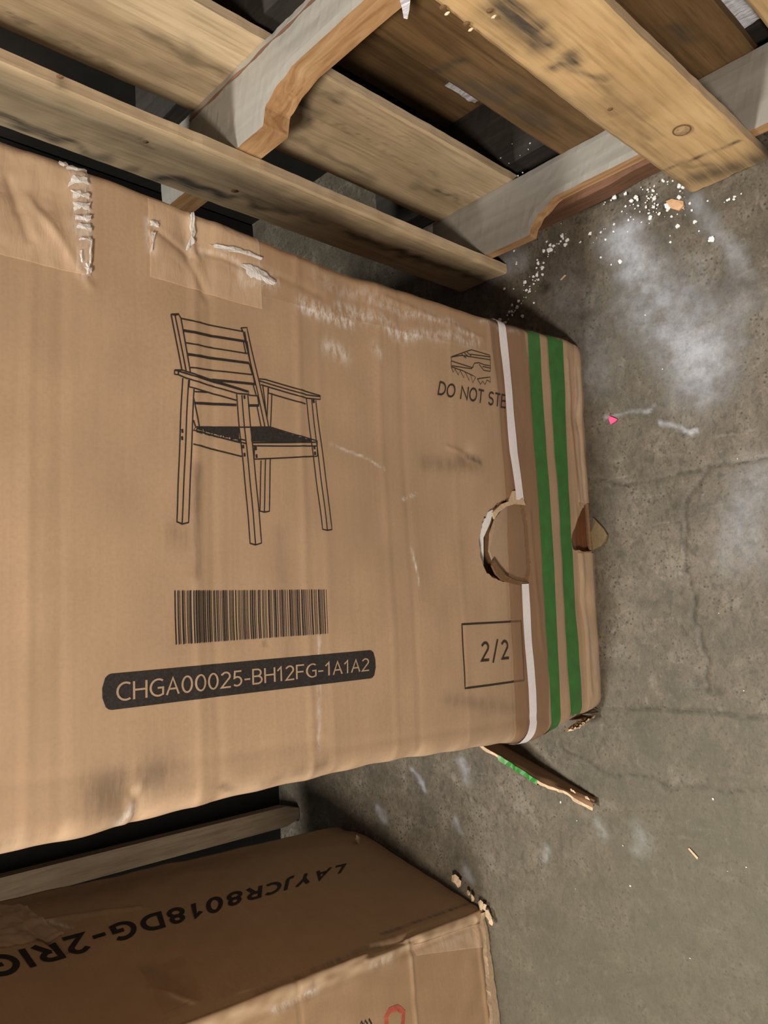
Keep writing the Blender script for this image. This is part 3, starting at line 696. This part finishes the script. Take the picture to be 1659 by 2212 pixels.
# bottom flap hanging open beside the carton, edge on the floor
tipf = fl(1290, 1722); pt = [np.array([tipf[0], tipf[1], .006]), None]
def flap():
    nu, nv = 40, 12; f = Fbm(77, 3)
    A0 = np.array([-.303, .622]); A1 = np.array([-.235, .80])       # base line on the floor
    u, v = np.meshgrid(np.linspace(0, 1, nu), np.linspace(0, 1, nv), indexing='ij')
    h = .016+.085*u
    x = A0[0]+(A1[0]-A0[0])*u+.012*v*(.3+u)-.002*f(u, v)*v-.010*v**4*(1-u)+.034*v*u**3
    y = A0[1]+(A1[1]-A0[1])*u
    z = .0008+h*v+.0012*f(u*4, 3)*v
    P_ = np.stack([x, y, z], -1)
    inner = obj('open_flap', mesh('open_flap', P_.reshape(-1, 3), quads(nu, nv), m_boxin, True), carton)
    Po = P_.copy(); Po[..., 0] -= .004
    # outer sheet with a ragged rim
    e = np.random.RandomState(3).uniform(-.0015, .003, nu); Po[:, -1, 2] += e
    obj('flap_outer_face', mesh('flap_outer_face', Po.reshape(-1, 3), quads(nu, nv), m_boxplain, True), carton)
    V, Fc = [], []
    for i in range(nu): V += [P_[i, -1], Po[i, -1]]
    obj('flap_rim', mesh('flap_rim', np.array(V), [(2*i, 2*i+1, 2*i+3, 2*i+2) for i in range(nu-1)], m_torn), carton)
    i0, i1 = 15, 27; V = []
    for i in range(i0, i1): V += [P_[i, -1]+np.array([.001, 0, .0012]), Po[i, -1]+np.array([-.003, 0, .0006]), Po[i, -2]+np.array([-.004, 0, 0])]
    obj('green_stripe', mesh('green_stripe', np.array(V), [(3*i+k, 3*i+k+1, 3*i+k+4, 3*i+k+3) for i in range(i1-i0-1) for k in (0, 1)], m_green), carton)
    r = random.Random(9)
    for k in range(7):
        t = r.random()*.35; b = np.array([-.303+.05*t, .622+.17*t, .012+.05*t]); s = r.uniform(.004, .008)
        chip('torn_scrap', b, s, m_torn, carton, r.random()*99)
def chip_mesh(seed, s=1.0, flat=.5):
    r = random.Random(seed); V = []
    for a in range(7):
        t = a/7*2*math.pi; q = r.uniform(.6, 1.2); V.append((math.cos(t)*q, math.sin(t)*q*.8, r.uniform(-.2, .2)))
    V += [(r.uniform(-.3, .3), r.uniform(-.3, .3), flat), (r.uniform(-.3, .3), r.uniform(-.3, .3), -flat)]
    return [tuple(x*s for x in v) for v in V], [(i, (i+1) % 7, 7) for i in range(7)]+[((i+1) % 7, i, 8) for i in range(7)]
def chip(name, p, s, mat, parent, seed):
    V, Fc = chip_mesh(seed, s); V = [(v[0]+p[0], v[1]+p[1], max(v[2]+p[2], .0002)) for v in V]
    return obj(name, mesh(name, V, Fc, mat), parent)
flap()

# ================================================================== SECOND CARTON, lower left, leaning
U2 = _n(-ray(2473, 1408)); P0 = np.array([-.502, .846, .002])
A2 = _n(np.array([-.998, -.055, 0])); A2 = _n(A2-U2*A2.dot(U2))
B2 = _n(np.array([.235, .97, 0])); B2 = _n(B2-U2*B2.dot(U2))
# keep the bottom edge on the floor
carton2 = empty('cardboard_box', tuple(P0+A2*.2+B2*.15), 'brown carton leaning at the lower left with large black code letters on its shaded side', 'box')
LA, LB, H2H = .42, .365, .93; r2 = .015
ND = _n(np.cross(B2, U2)); ND = ND if ND[0] > 0 else -ND       # normal of shaded side
NN = _n(np.cross(U2, A2)); NN = NN if NN[1] < 0 else -NN       # normal of near side
f2, f3 = Fbm(31, 3), Fbm(32, 14)
def d2(s, z):
    d = .0018*f2(s, z)+.0005*f3(s, z)
    for ax, az, bx, bz, r, a in folds2: d = d+a*np.exp(-(seg_dist(s, z, ax, az, bx, bz)/r)**2)
    return d
folds2 = []
def side2(px):      # pixel -> (s,h): s>0 along shaded side from the near edge
    q = on_plane(px[0], px[1], P0, ND)-P0; k = np.linalg.solve(np.stack([B2, A2, U2], 1), q); return (k[0], k[2])
def near2(px):      # pixel -> (s,h): s<0 along near side
    q = on_plane(px[0], px[1], P0, NN)-P0; k = np.linalg.solve(np.stack([B2, A2, U2], 1), q); return (-k[1], k[2])
folds2 = [(-.018, 0, -.024, .9, .004, .003), (.010, 0, .014, .9, .004, .004), near2((820, 2040))+near2((905, 2030))+(.010, .006), near2((890, 2010))+near2((905, 2230))+(.003, -.002), near2((650, 2110))+near2((655, 2230))+(.003, .001), near2((1035, 1980))+near2((1060, 2230))+(.004, -.002),
          side2((700, 2110))+side2((880, 2020))+(.006, .003), side2((60, 1990))+side2((140, 2050))+(.006, .005), side2((330, 2130))+side2((420, 2160))+(.006, -.003), side2((300, 1960))+side2((50, 1990))+(.004, -.003),
          near2((800, 2070))+near2((1040, 1985))+(.004, -.002)]
def skin2(s, h, off=0.0):
    s = np.asarray(s, float); h = np.asarray(h, float); q = r2*math.pi/2
    d = d2(s, h)
    base = P0+h[..., None]*U2
    sb = np.clip(s-r2*.785, 0, None); sa = np.clip(-s-r2*.785, 0, None)
    # corner arc centre at r2 inwards from both sides
    t = np.clip((s+r2*.785)/q, 0, 1)*math.pi/2   # 0 near side, pi/2 shaded side
    n = NN*np.cos(t)[..., None]+ND*np.sin(t)[..., None]
    cpt = base-NN*r2-ND*r2+0*n
    return cpt+n*(r2+off-d)[..., None]+B2*sb[..., None]+A2*sa[..., None]
P0c = P0.copy()
hs = np.linspace(0, H2H, 280)
# clamp the ends of the shaded side so its far lower corner is rounded off like the crushed carton
ss = np.concatenate([-np.linspace(LA, r2, 110), np.linspace(-r2*.785, r2*.785, 9), np.linspace(r2, LB, 100)])
SS, Hs = np.meshgrid(ss, hs, indexing='ij')
G = skin2(SS, Hs)
crush = np.exp(-(np.clip((SS-LB+.0), -1, 0)**2/.05**2))*.5; G = G-ND*(.030*crush)[..., None]
G[..., 2] = np.maximum(G[..., 2], .0008)
back = []
for t in np.linspace(0, 1, 5)[1:]: back.append(G[-1]+A2*(LA-.02)*t)
for t in np.linspace(0, 1, 5)[1:-1]: back.append(back[3]*(1-t)+G[0]*t)
G2 = np.concatenate([G, np.array(back)]); G2[..., 2] = np.maximum(G2[..., 2], .0008)
n1_, n2_ = G2.shape[:2]
Sf = np.concatenate([SS, np.full((7, 280), 9.)]).ravel(); Hf = np.concatenate([Hs, np.tile(hs, (7, 1))]).ravel()
e2 = np.exp(-((Sf+.010)/.014)**2)*.85+strokes(Sf, Hf, [near2((1060, 1985))+near2((1085, 2230))+(.006, .7), near2((890, 2020))+near2((905, 2212))+(.002, .6), near2((1048, 1990))+near2((1070, 2230))+(.002, .5)])
e2 = np.clip(e2*np.clip(.8+.5*f3(Sf*2, Hf*2), 0, 1.2), 0, 1)
di2 = strokes(Sf, Hf, [side2((830, 2010))+side2((1040, 1935))+(.003, .9), side2((560, 2135))+side2((860, 2015))+(.004, .55), side2((40, 2000))+side2((110, 2030))+(.006, .9), side2((320, 2090))+side2((400, 2140))+(.012, .35), (.006, .0, .006, .9, .003, .5), near2((880, 2035))+near2((900, 2060))+(.004, .3)])
sc2 = strokes(Sf, Hf, [near2((810, 2080))+near2((850, 2065))+(.006, .9), near2((600, 2180))+near2((700, 2130))+(.004, .8), near2((960, 2030))+near2((1030, 2010))+(.010, .5), side2((100, 1985))+side2((160, 2000))+(.004, .6)])
obj('body', mesh('body', G2.reshape(-1, 3), quads(n1_, n2_, True), m_box2, True, dict(dirt=di2, scuff_glint=sc2, edge=e2)), carton2)
tp = G2[::4, -1]; obj('top_flap', mesh('top_flap', tp, [list(range(len(tp)))], m_boxplain), carton2)
place2 = lambda q: skin2(q[:, 0], q[:, 1], .0008)
# the code reads upwards, letters' tops towards the near edge
text_on('code_text', 'LAYJCR8018DG-2RIG', [(752, 1862), (-40, 2068), (-5, 2112), (738, 1885)], side2, place2, m_ink, carton2, .34, .185)
V, Fq = stroke_mesh([[(838, 2212), (836, 2195), (845, 2180), (862, 2174), (876, 2184), (874, 2205), (872, 2225)], [(838, 2215), (852, 2240), (872, 2225)]], .008, near2)
obj('red_symbol', mesh('red_symbol', skin2(V[:, 0], V[:, 1], .0008), Fq, m_red), carton2)
V, Fq = stroke_mesh([[(780, 2214), (783, 2203), (788, 2212), (792, 2201), (797, 2210), (800, 2198), (806, 2210)], [(776, 2222), (806, 2217)]], .0022, near2)
obj('ink_mark', mesh('ink_mark', skin2(V[:, 0], V[:, 1], .0008), Fq, m_ink), carton2)
def patch2(name, quad, conv, mat, off=.001, nu=30, nv=30, amp=.001, seed=1):
    q = [np.array(conv(p)) for p in quad]; f = Fbm(seed, 30)
    u, v = np.meshgrid(np.linspace(0, 1, nu), np.linspace(0, 1, nv), indexing='ij'); pt = bil(q, u[..., None], v[..., None])
    return obj(name, mesh(name, skin2(pt[..., 0], pt[..., 1], off+amp*np.abs(f(pt[..., 0], pt[..., 1]))).reshape(-1, 3), quads(nu, nv), mat, True), carton2)
patch2('tape_patch', [(310, 2090), (400, 2060), (445, 2150), (360, 2180)], side2, m_tape, seed=5)
patch2('crinkled_tape', [(-60, 1950), (60, 1955), (140, 2020), (-60, 2060)], side2, m_tapepale, amp=.003, seed=6)
patch2('edge_tape', [(900, 2040), (1045, 1992), (1068, 2040), (905, 2062)], near2, m_tapepale, amp=.0008, seed=8)
# torn paper bits along the foot of the shaded side
for k, (px, py, s) in enumerate(((985, 1902, .0105), (992, 1908, .007), (1012, 1930, .006), (1020, 1938, .007), (1038, 1955, .009), (1046, 1960, .006), (1056, 1978, .010), (1060, 1990, .007))):
    p = fl(px, py, .010); chip('torn_scrap', p, s, m_torn, carton2, k+5)
V = []; rr = random.Random(8)
for i in range(60):
    s_x = -.004-.36*i/59; q0 = skin2(s_x, .011+rr.uniform(-.002, .003), .0010); q1 = skin2(s_x, .003, .0016+rr.uniform(0, .0018)); V += [q0, q1, np.array([q1[0], q1[1]+.001, .001])]
obj('torn_foot_edge', mesh('torn_foot_edge', np.array(V), [(3*i+k, 3*i+3+k, 3*i+4+k, 3*i+1+k) for i in range(59) for k in (0, 1)], m_torn), carton2)
p = on_plane(772, 1813, P0+ND*.004, ND); chip('torn_scrap', p, .010, m_torn, carton2, 40)

# ================================================================== PALLETS
def board(name, x, y0, y1, z0, z1, th, mat, parent, dirt_px=(), face=-1, rag=.0015, bow=.0, seed=0, ny=None, lean=0.0):
    """upright board: broad face at X=x looking towards -X, thickness th behind it"""
    ny = ny or max(6, int((y1-y0)/.0035)); nz = int((z1-z0)/.006); f = Fbm(seed+200, 6); g_ = Fbm(seed+300, 1.6)
    u, v = np.meshgrid(np.linspace(0, 1, ny), np.linspace(z0, z1, nz), indexing='ij')
    ff = Fbm(seed+400, 22); lo = y0+rag*(.5*f(v*.5, 1.0)+.22*ff(v, 2.)); hi = y1+rag*(.5*f(v*.5, 7.0)+.22*ff(v, 9.))
    yy = lo+(hi-lo)*u; xx = x+.0012*g_(yy*3, v)+lean*v
    ends = (v == v.min()) | (v == v.max())
    zz_ = v+np.where(ends, .0022*np.abs(f(yy*8, v)), 0)*np.where(v < .5, 1, -1)
    if z0 < .01: zz_ = np.maximum(zz_, .0006)
    rnd = .0022*((u < .01) | (u > .99))
    Fr = np.stack([xx+rnd, yy, zz_], -1); Bk = np.stack([xx+th, yy, zz_], -1)
    V = np.concatenate([Fr.reshape(-1, 3), Bk.reshape(-1, 3)]); n = ny*nz; nface = 2*(ny-1)*(nz-1)
    q1 = quads(ny, nz); Fc = [tuple(q) for q in q1]+[tuple(n+i for i in q[::-1]) for q in q1]
    for j in range(nz-1): Fc += [(j, j+1, n+j+1, n+j), ((ny-1)*nz+j+1, (ny-1)*nz+j, n+(ny-1)*nz+j, n+(ny-1)*nz+j+1)]
    for i in range(ny-1): Fc += [(i*nz, n+i*nz, n+(i+1)*nz, (i+1)*nz), (i*nz+nz-1, (i+1)*nz+nz-1, n+(i+1)*nz+nz-1, n+i*nz+nz-1)]
    lst = []
    for a, b, r, s in dirt_px:
        p, q = onx(*a, x), onx(*b, x); lst.append((p[1], p[2], q[1], q[2], r, s))
    dd = strokes(V[:, 1]+.006*f(V[:, 1]*3, V[:, 2]*3), V[:, 2], lst) if lst else np.zeros(len(V))
    me = mesh(name, V, Fc, mat, False, dict(dirt=dd)); me.materials.append(m_sawn if mat is not m_plankbrown else m_plankbrown)
    me.polygons.foreach_set('material_index', [0]*nface+[1]*(len(Fc)-nface))
    return obj(name, me, parent)

pal = empty('wooden_pallet', (.58, .45, 0), 'worn wooden pallet standing on end right of the big carton, grey notched stringers facing up', 'pallet')
XF = .522
board('deck_board', XF, .700, .800, 0, 1.02, .015, m_plank, pal, [((0, 250), (150, 310), .010, .95), ((150, 310), (230, 345), .009, .6), ((350, 385), (480, 420), .012, .95), ((480, 420), (620, 455), .010, .8), ((560, 430), (700, 480), .008, .6), ((750, 500), (900, 560), .010, .8), ((900, 560), (1040, 600), .010, .6),
      ((300, 300), (325, 320), .008, .55), ((240, 360), (290, 370), .006, .6), ((60, 150), (300, 235), .002, .7), ((0, 200), (1040, 590), .020, .32)], seed=1, bow=.0)
bc_ = board('deck_board', XF, .292, .392, 0, 1.02, .015, m_plankwarm, pal, [((1080, 20), (1170, 80), .016, .9), ((1140, 60), (1175, 100), .012, .95), ((1040, 30), (1130, 90), .010, .6), ((1190, 150), (1260, 125), .006, .95), ((1215, 130), (1300, 175), .007, .75), ((1235, 118), (1258, 128), .008, .9),
      ((1280, 190), (1420, 290), .010, .45), ((1260, 240), (1400, 330), .016, .35), ((1430, 370), (1590, 310), .0022, .95), ((1460, 400), (1659, 340), .022, .75), ((1480, 350), (1560, 360), .010, .5), ((930, 30), (1000, 80), .014, .55), ((950, 60), (1250, 250), .018, .40), ((1250, 250), (1480, 400), .022, .40), ((1090, 0), (1170, 60), .010, .95), ((1000, 90), (1060, 110), .010, .5)], seed=2)
top_d = [((0, 20), (250, 150), .003, .5), ((300, 60), (480, 160), .008, .45), ((640, 210), (665, 260), .014, .85), ((690, 190), (900, 320), .0016, .3), ((700, 260), (1060, 440), .0014, .35), ((100, 60), (560, 230), .012, .25), ((900, 400), (1040, 450), .012, .35), ((940, 410), (990, 430), .006, .8), ((640, 300), (800, 390), .010, .45), ((700, 200), (740, 215), .006, .6)]
board('deck_board', .637, .640, .800, 0, 1.02, .015, m_plank, pal, top_d, seed=3, rag=.0012)
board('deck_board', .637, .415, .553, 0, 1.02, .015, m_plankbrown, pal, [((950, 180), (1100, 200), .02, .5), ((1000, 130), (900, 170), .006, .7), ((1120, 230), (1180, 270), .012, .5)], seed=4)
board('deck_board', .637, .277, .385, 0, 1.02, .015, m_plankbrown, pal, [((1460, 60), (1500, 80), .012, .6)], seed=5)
board('deck_board', .637, .120, .252, 0, 1.02, .015, m_plankwarm, pal, [], seed=6)
board('deck_board', XF, -.02, .10, 0, 1.02, .015, m_plank, pal, [], seed=7)
board('deck_board', XF, -.24, -.14, 0, 1.02, .015, m_plank, pal, [], seed=8)

def stringer(name, zt, zb, mat, parent, x0=.5385, x1=.6362, y_end=.822, notch=((.648, .0), (.640, .022), (.612, .034), (.585, .040), (.420, .040), (.400, .034), (.385, .0)), y0=-.24, dx=0.0, th_rag=.0015, seed=0):
    f = Fbm(seed+500, 5)
    prof = [(y_end, 0.0)]+list(notch)+[(y0, 0.0)]
    ys, dep = [], []
    for (a, da), (b, db) in zip(prof, prof[1:]):
        k = max(1, int(abs(a-b)/.006)) if da == db else 5
        for i in range(k):
            t = i/k; tt = t*t*(3-2*t) if da != db else t
            ys.append(a+(b-a)*t); dep.append(da+(db-da)*tt)
    ys.append(y0); dep.append(0.0); ys = np.array(ys); dep = np.array(dep); n = len(ys)
    xa = x0+dep+.0005*f(ys, 0); m = 8
    V = []
    for i in range(n):
        for j in range(m): V.append([xa[i]+(x1-xa[i])*j/(m-1), ys[i], zt-.0006*abs(f(ys[i]*6, j*.3))-(.002 if j in (0, m-1) else 0)])
        for j in range(m): V.append([x1+(xa[i]-x1)*j/(m-1), ys[i], zb])
    w = 2*m; Fc = []
    for i in range(n-1):
        for j in range(w): Fc.append((i*w+j, i*w+(j+1) % w, (i+1)*w+(j+1) % w, (i+1)*w+j))
    Fc += [tuple(range(w))[::-1], tuple((n-1)*w+j for j in range(w))]
    V = np.array(V); V[:, 0] += dx
    return obj(name, mesh(name, V, Fc, mat, False, dict(dirt=np.zeros(len(V)))), parent)
s1 = stringer('stringer', .523, .486, m_strtop, pal, seed=1, y_end=.878)
s2 = stringer('stringer', .057, .036, m_strtop, pal, notch=((.618, .0), (.610, .014), (.598, .026), (.565, .040), (.420, .040), (.400, .034), (.385, .0)), y_end=.806, seed=2)
stringer('companion_stringer', .0355, .001, m_rust, pal, x0=.568, notch=((.5, .0), (.45, .004)), y_end=.70, seed=3)
stringer('stringer', 1.018, .980, m_strtop, pal, seed=4)
# saw groove lying along the upper stringer
V = []; gys = np.linspace(.80, .30, 60)
for i, y in enumerate(gys):
    w = .0016+.0009*math.sin(i*1.1); x = .6245+.0008*math.sin(i*.7); V += [[x-w, y, .5232], [x+w, y, .5232], [x, y, .5238]]
obj('split_groove', mesh('split_groove', V, [(3*i, 3*i+1, 3*i+4, 3*i+3) for i in range(59)], m_rust, False, dict(dirt=np.zeros(len(V)))), s1, Vector((0, 0, 0)))
# nails and knot of the middle deck board
def disc(name, px, rad, mat, parent, x=XF, squash=1.0, lift=.0012):
    p = onx(*px, x); V = [[x-lift, p[1], p[2]]]+[[x-lift*.4, p[1]+rad*math.cos(a), p[2]+rad*squash*math.sin(a)] for a in np.linspace(0, 2*math.pi, 16, endpoint=False)]
    return obj(name, mesh(name, V, [(0, 1+i, 1+(i+1) % 16) for i in range(16)], mat, False, dict(dirt=np.zeros(17))), parent, Vector((0, 0, 0)))
for px in ((1008, 50), (1058, 22), (957, 15)):
    disc('nail', px, .0034, m_torndark, bc_, lift=.0014); disc('splinter', (px[0]+9, px[1]+12), .0030, m_sawn, bc_, lift=.0026, squash=.6)
disc('knot', (1473, 281), .0105, m_plankbrown, bc_, squash=1.15, lift=.0010)
disc('knot_heart', (1473, 281), .0085, wood('knot_wood', (.52, .36, .20), (.36, .23, .11), 'x'), bc_, squash=1.15, lift=.0017)
disc('nail', (1318, 235), .003, m_torndark, bc_)
for px in ((315, 305), (505, 412), (130, 165)): disc('nail', px, .0035, m_torndark, pal.children[0])

# pallet behind it
pal2 = empty('wooden_pallet', (.76, .45, 0), 'second wooden pallet in deep shade behind the notched pallet', 'pallet')
m_darkstr = wood('shaded_stringer', (.050, .045, .040), (.028, .025, .022), 'y')  # shade behind the front pallet put into this near-black wood
for k, (a, b) in enumerate(((.80, .93), (.635, .775), (.46, .625), (.30, .43), (.13, .27), (-.05, .10))):
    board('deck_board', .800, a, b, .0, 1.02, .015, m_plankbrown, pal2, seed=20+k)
for zt, zb in ((.045, .004), (.52, .483), (1.015, .98)):
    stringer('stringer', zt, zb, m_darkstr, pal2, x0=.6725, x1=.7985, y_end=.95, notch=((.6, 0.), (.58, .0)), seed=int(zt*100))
# stack of wrapped goods standing behind both pallets
wrap_m = film('stretch_wrap', (.86, .90, 1.0), .92, .12, 1.0)
def sheet(name, x, y0, y1, z0, z1, mat, label=None, seed=0, amp=.006, parent=None, n=(40, 60)):
    f = Fbm(seed+90, 12); g_ = Fbm(seed+91, 45)
    u, v = np.meshgrid(np.linspace(y0, y1, n[0]), np.linspace(z0, z1, n[1]), indexing='ij')
    xx = x+amp*.5*f(u, v)+amp*.3*np.abs(g_(u, v)); P_ = np.stack([xx, u+.004*f(v, 2.), v], -1)
    return obj(name, mesh(name, P_.reshape(-1, 3), quads(*n), mat, True), parent)
w1 = recentre(sheet('stretch_wrap', .6675, .255, .292, .058, .62, wrap_m, seed=1, amp=.004)); tag(w1, 'bluish clear stretch wrap hanging in the gap between pallet boards at the upper right', 'plastic wrap')
w2 = sheet('plastic_scrap', .6655, .556, .580, .21, .27, film('clear_scrap', (.8, .85, .95), .45, .08, 1.0), seed=2, amp=.004, n=(14, 24)); tag(recentre(w2), 'small shiny clear plastic scrap caught between dark pallet boards', 'plastic scrap')
P_ = [onx(p[0], p[1], .5705) for p in ((858, -20), (888, -20), (884, 20), (880, 40), (872, 38), (868, 15))]
w3 = obj('tape_scrap', mesh('tape_scrap', [list(p) for p in P_]+[[p[0]-.0008, p[1], p[2]] for p in P_], [list(range(6)), list(range(6, 12))[::-1]]+[[i, (i+1) % 6, 6+(i+1) % 6, 6+i] for i in range(6)], wrap_m)); tag(recentre(w3), 'whitish strip of torn plastic stuck on the upper stringer beside the middle board', 'plastic scrap')

# near-black walls; the back one is added close by to keep the gaps dark
m_back = plain('gap_shade_wall', (.02, .018, .016), .8, .2, .3, 30)  # shade of the gaps put into the wall colour
def boxmesh(name, lo, hi, mat, parent=None):
    x0, y0, z0 = lo; x1, y1, z1 = hi
    V = [(x0, y0, z0), (x1, y0, z0), (x1, y1, z0), (x0, y1, z0), (x0, y0, z1), (x1, y0, z1), (x1, y1, z1), (x0, y1, z1)]
    return obj(name, mesh(name, V, [(0, 3, 2, 1), (4, 5, 6, 7), (0, 1, 5, 4), (1, 2, 6, 5), (2, 3, 7, 6), (3, 0, 4, 7)], mat), parent)
w_ = boxmesh('added_wall_back', (-2.2, 1.41, 0), (.90, 1.50, 1.9), m_back); w_['kind'] = 'structure'
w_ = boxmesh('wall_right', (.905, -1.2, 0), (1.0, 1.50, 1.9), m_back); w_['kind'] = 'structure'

# plank standing behind the big carton
def plank():
    V = []; n = 40; zs_ = np.linspace(0, 1.3, n)
    base = np.array([-.428, 1.352]); prof = [(-.020, -.012), (.020, -.012), (.020, .012), (-.020, .012)]
    for i, z in enumerate(zs_):
        k = .55+.45*min(1, z/.02)
        for a, b in prof: V.append([base[0]+a*k+.02*z, base[1]+b+.03*z, z])
    Fc = []
    for i in range(n-1):
        for j in range(4): Fc.append((i*4+j, i*4+(j+1) % 4, (i+1)*4+(j+1) % 4, (i+1)*4+j))
    Fc += [(3, 2, 1, 0), tuple((n-1)*4+j for j in range(4))]
    o = obj('wooden_plank', mesh('wooden_plank', V, Fc, wood('shaded_plank', (.42, .31, .20), (.28, .20, .13), 'z'), False, dict(dirt=np.zeros(len(V)))))
    tag(recentre(o), 'narrow grey-brown wooden plank standing in the dark gap behind the big carton', 'plank')
plank()

# ================================================================== DEBRIS
def crumb_mesh(seed, n=3):
    import bmesh
    bm = bmesh.new(); r = random.Random(seed)
    for k in range(n):
        m_ = Matrix.Translation((r.uniform(-.6, .6)*(k > 0), r.uniform(-.6, .6)*(k > 0), r.uniform(0, .3)))
        bmesh.ops.create_icosphere(bm, subdivisions=1, radius=r.uniform(.4, .8), matrix=m_)
    for v in bm.verts: v.co += Vector((r.uniform(-.12, .12), r.uniform(-.12, .12), r.uniform(-.1, .1))); v.co.z = max(v.co.z, -.35)+.35
    me = bpy.data.meshes.new('foam_crumb'); bm.to_mesh(me); bm.free(); me.materials.append(m_foamw); return me
CM = [crumb_mesh(i, 1+i % 4) for i in range(8)]
def crumb(px, s, i, label, name='foam_crumb', group=None, z=None):
    p = fl(*px) if z is None else fl(px[0], px[1], z); o = bpy.data.objects.new(name, CM[i % 8]); COL.objects.link(o)
    o.location = (p[0], p[1], (z or 0)-.0006); o.scale = (s, s, s*.8); o.rotation_euler = (0, 0, i*1.7)
    return tag(o, label, 'foam crumb', group)
big = [((1153, 598), .0052, 'bright white foam lump beside the stringer notch, highest of those on bare concrete'), ((1329, 428), .0060, 'large white foam clump under the shaded stringer between the two bottom boards'),
       ((1466, 426), .0058, 'large flat white foam piece touching the foot of the middle pallet board'), ((1536, 516), .0058, 'lone white foam clump on the open concrete right of the pallet'),
       ((1400, 410), .0042, 'white foam clump beside the left edge of the middle pallet board'), ((1163, 568), .0040, 'small white foam piece just below the stringer notch tip'), ((1130, 685), .0038, 'white foam piece near the top end of the white strap'),
       ((1222, 528), .0046, 'oblong white foam piece among crumbs in front of the stringer notch')]
for i, (p, s, lb) in enumerate(big): crumb(p, s*.95, i, lb)
rc = random.Random(4); k = 0
lines_ = [((1085, 700), (1110, 670), 10, 8), ((1110, 670), (1160, 600), 26, 9), ((1150, 615), (1190, 535), 24, 10), ((1180, 540), (1240, 510), 16, 10), ((1210, 470), (1290, 420), 18, 14), ((1290, 430), (1360, 400), 30, 18), ((1350, 450), (1420, 420), 34, 20), ((1400, 460), (1490, 440), 30, 16),
          ((1380, 480), (1260, 520), 18, 22), ((1420, 380), (1500, 420), 16, 12), ((1600, 430), (1500, 430), 8, 12), ((1150, 650), (1110, 560), 12, 30), ((1320, 560), (1500, 470), 10, 30)]
for (a, b, n, w) in lines_:
    for j in range(n):
        t = rc.random(); px = (a[0]+(b[0]-a[0])*t+rc.gauss(0, w*.6), a[1]+(b[1]-a[1])*t+rc.gauss(0, w*.6)); s = rc.choice((.0007, .0009, .0012, .0016, .0022))
        q = fl(*px)
        if q[0] > .517 and (.285 < q[1] < .40 or q[1] > .69): continue
        if q[0] > .565: continue
        crumb(px, s*1.75, k, 'tiny white foam crumb scattered on the concrete at the foot of the pallet', group='foam crumbs at the foot of the pallet'); k += 1
for j, px in enumerate([(1078, 367), (1098, 352), (1140, 322), (1143, 309), (1122, 335), (1128, 372), (1118, 378), (1080, 340), (1105, 310)]):
    p = fl(px[0], px[1], .047); o = bpy.data.objects.new('foam_crumb', CM[j % 8]); COL.objects.link(o); o.location = (p[0], p[1], .0446); o.scale = (.0015,)*3
    tag(o, 'tiny pale crumb on the dark stringer of the shaded rear pallet', 'foam crumb', 'crumbs on the dark stringer')
for j, (px, s) in enumerate((((1211, 1733), .0040), ((1246, 1773), .0018), ((1345, 1826), .0022), ((1361, 1913), .0022), ((1612, 1873), .0028), ((1540, 1725), .0026), ((1394, 681), .0018), ((1431, 797), .0018), ((1593, 991), .0022), ((1553, 1325), .0015), ((1571, 1882), .0014), ((1606, 1492), .0014), ((1243, 1920), .0016), ((1490, 2070), .0014))):
    lb = ['beige flat chip on concrete below the open flap tip', 'small white speck on concrete below the open flap'][min(j, 1)] if j < 2 else 'tiny pale speck lying on the open concrete floor'
    o = crumb(px, s*.7, j, lb, 'debris_speck', None if j < 2 else 'pale specks on the open concrete')
    o['category'] = 'debris'
    if j == 0: o.scale = (.0042, .0026, .0012)
def flat_scrap(name, pxs, mat, label, cat, h=.0015, curl=.002):
    P_ = [fl(*p) for p in pxs]; n = len(P_)
    V = [[p[0], p[1], .0004] for p in P_]+[[p[0], p[1], h+curl*(i % 2)] for i, p in enumerate(P_)]
    o = obj(name, mesh(name, V, [list(range(n))[::-1], list(range(n, 2*n))]+[[i, (i+1) % n, n+(i+1) % n, n+i] for i in range(n)], mat)); return tag(recentre(o), label, cat)
flat_scrap('pink_scrap', [(1316, 898), (1324, 901), (1335, 906), (1330, 912), (1320, 917), (1318, 908)], plain('pink_paper', (.85, .10, .28), .6), 'bright pink paper scrap on the concrete right of the big carton', 'paper scrap')
flat_scrap('cardboard_scrap', [(1440, 436), (1455, 432), (1478, 436), (1480, 446), (1468, 456), (1452, 452)], plain('tan_scrap', (.60, .38, .22), .8, .2, .4), 'small tan cardboard scrap among foam crumbs at the middle board foot', 'cardboard scrap', .003)
flat_scrap('straw_splinter', [(1487, 1833), (1490, 1831), (1509, 1852), (1507, 1856)], m_torn, 'pale wood splinter on concrete at the lower right', 'splinter', .0012, .0004)
flat_scrap('straw_splinter', [(1210, 605), (1213, 606), (1224, 595), (1221, 594)], m_torn, 'thin straw coloured splinter right of the white foam crumbs', 'splinter', .0012, .0004)
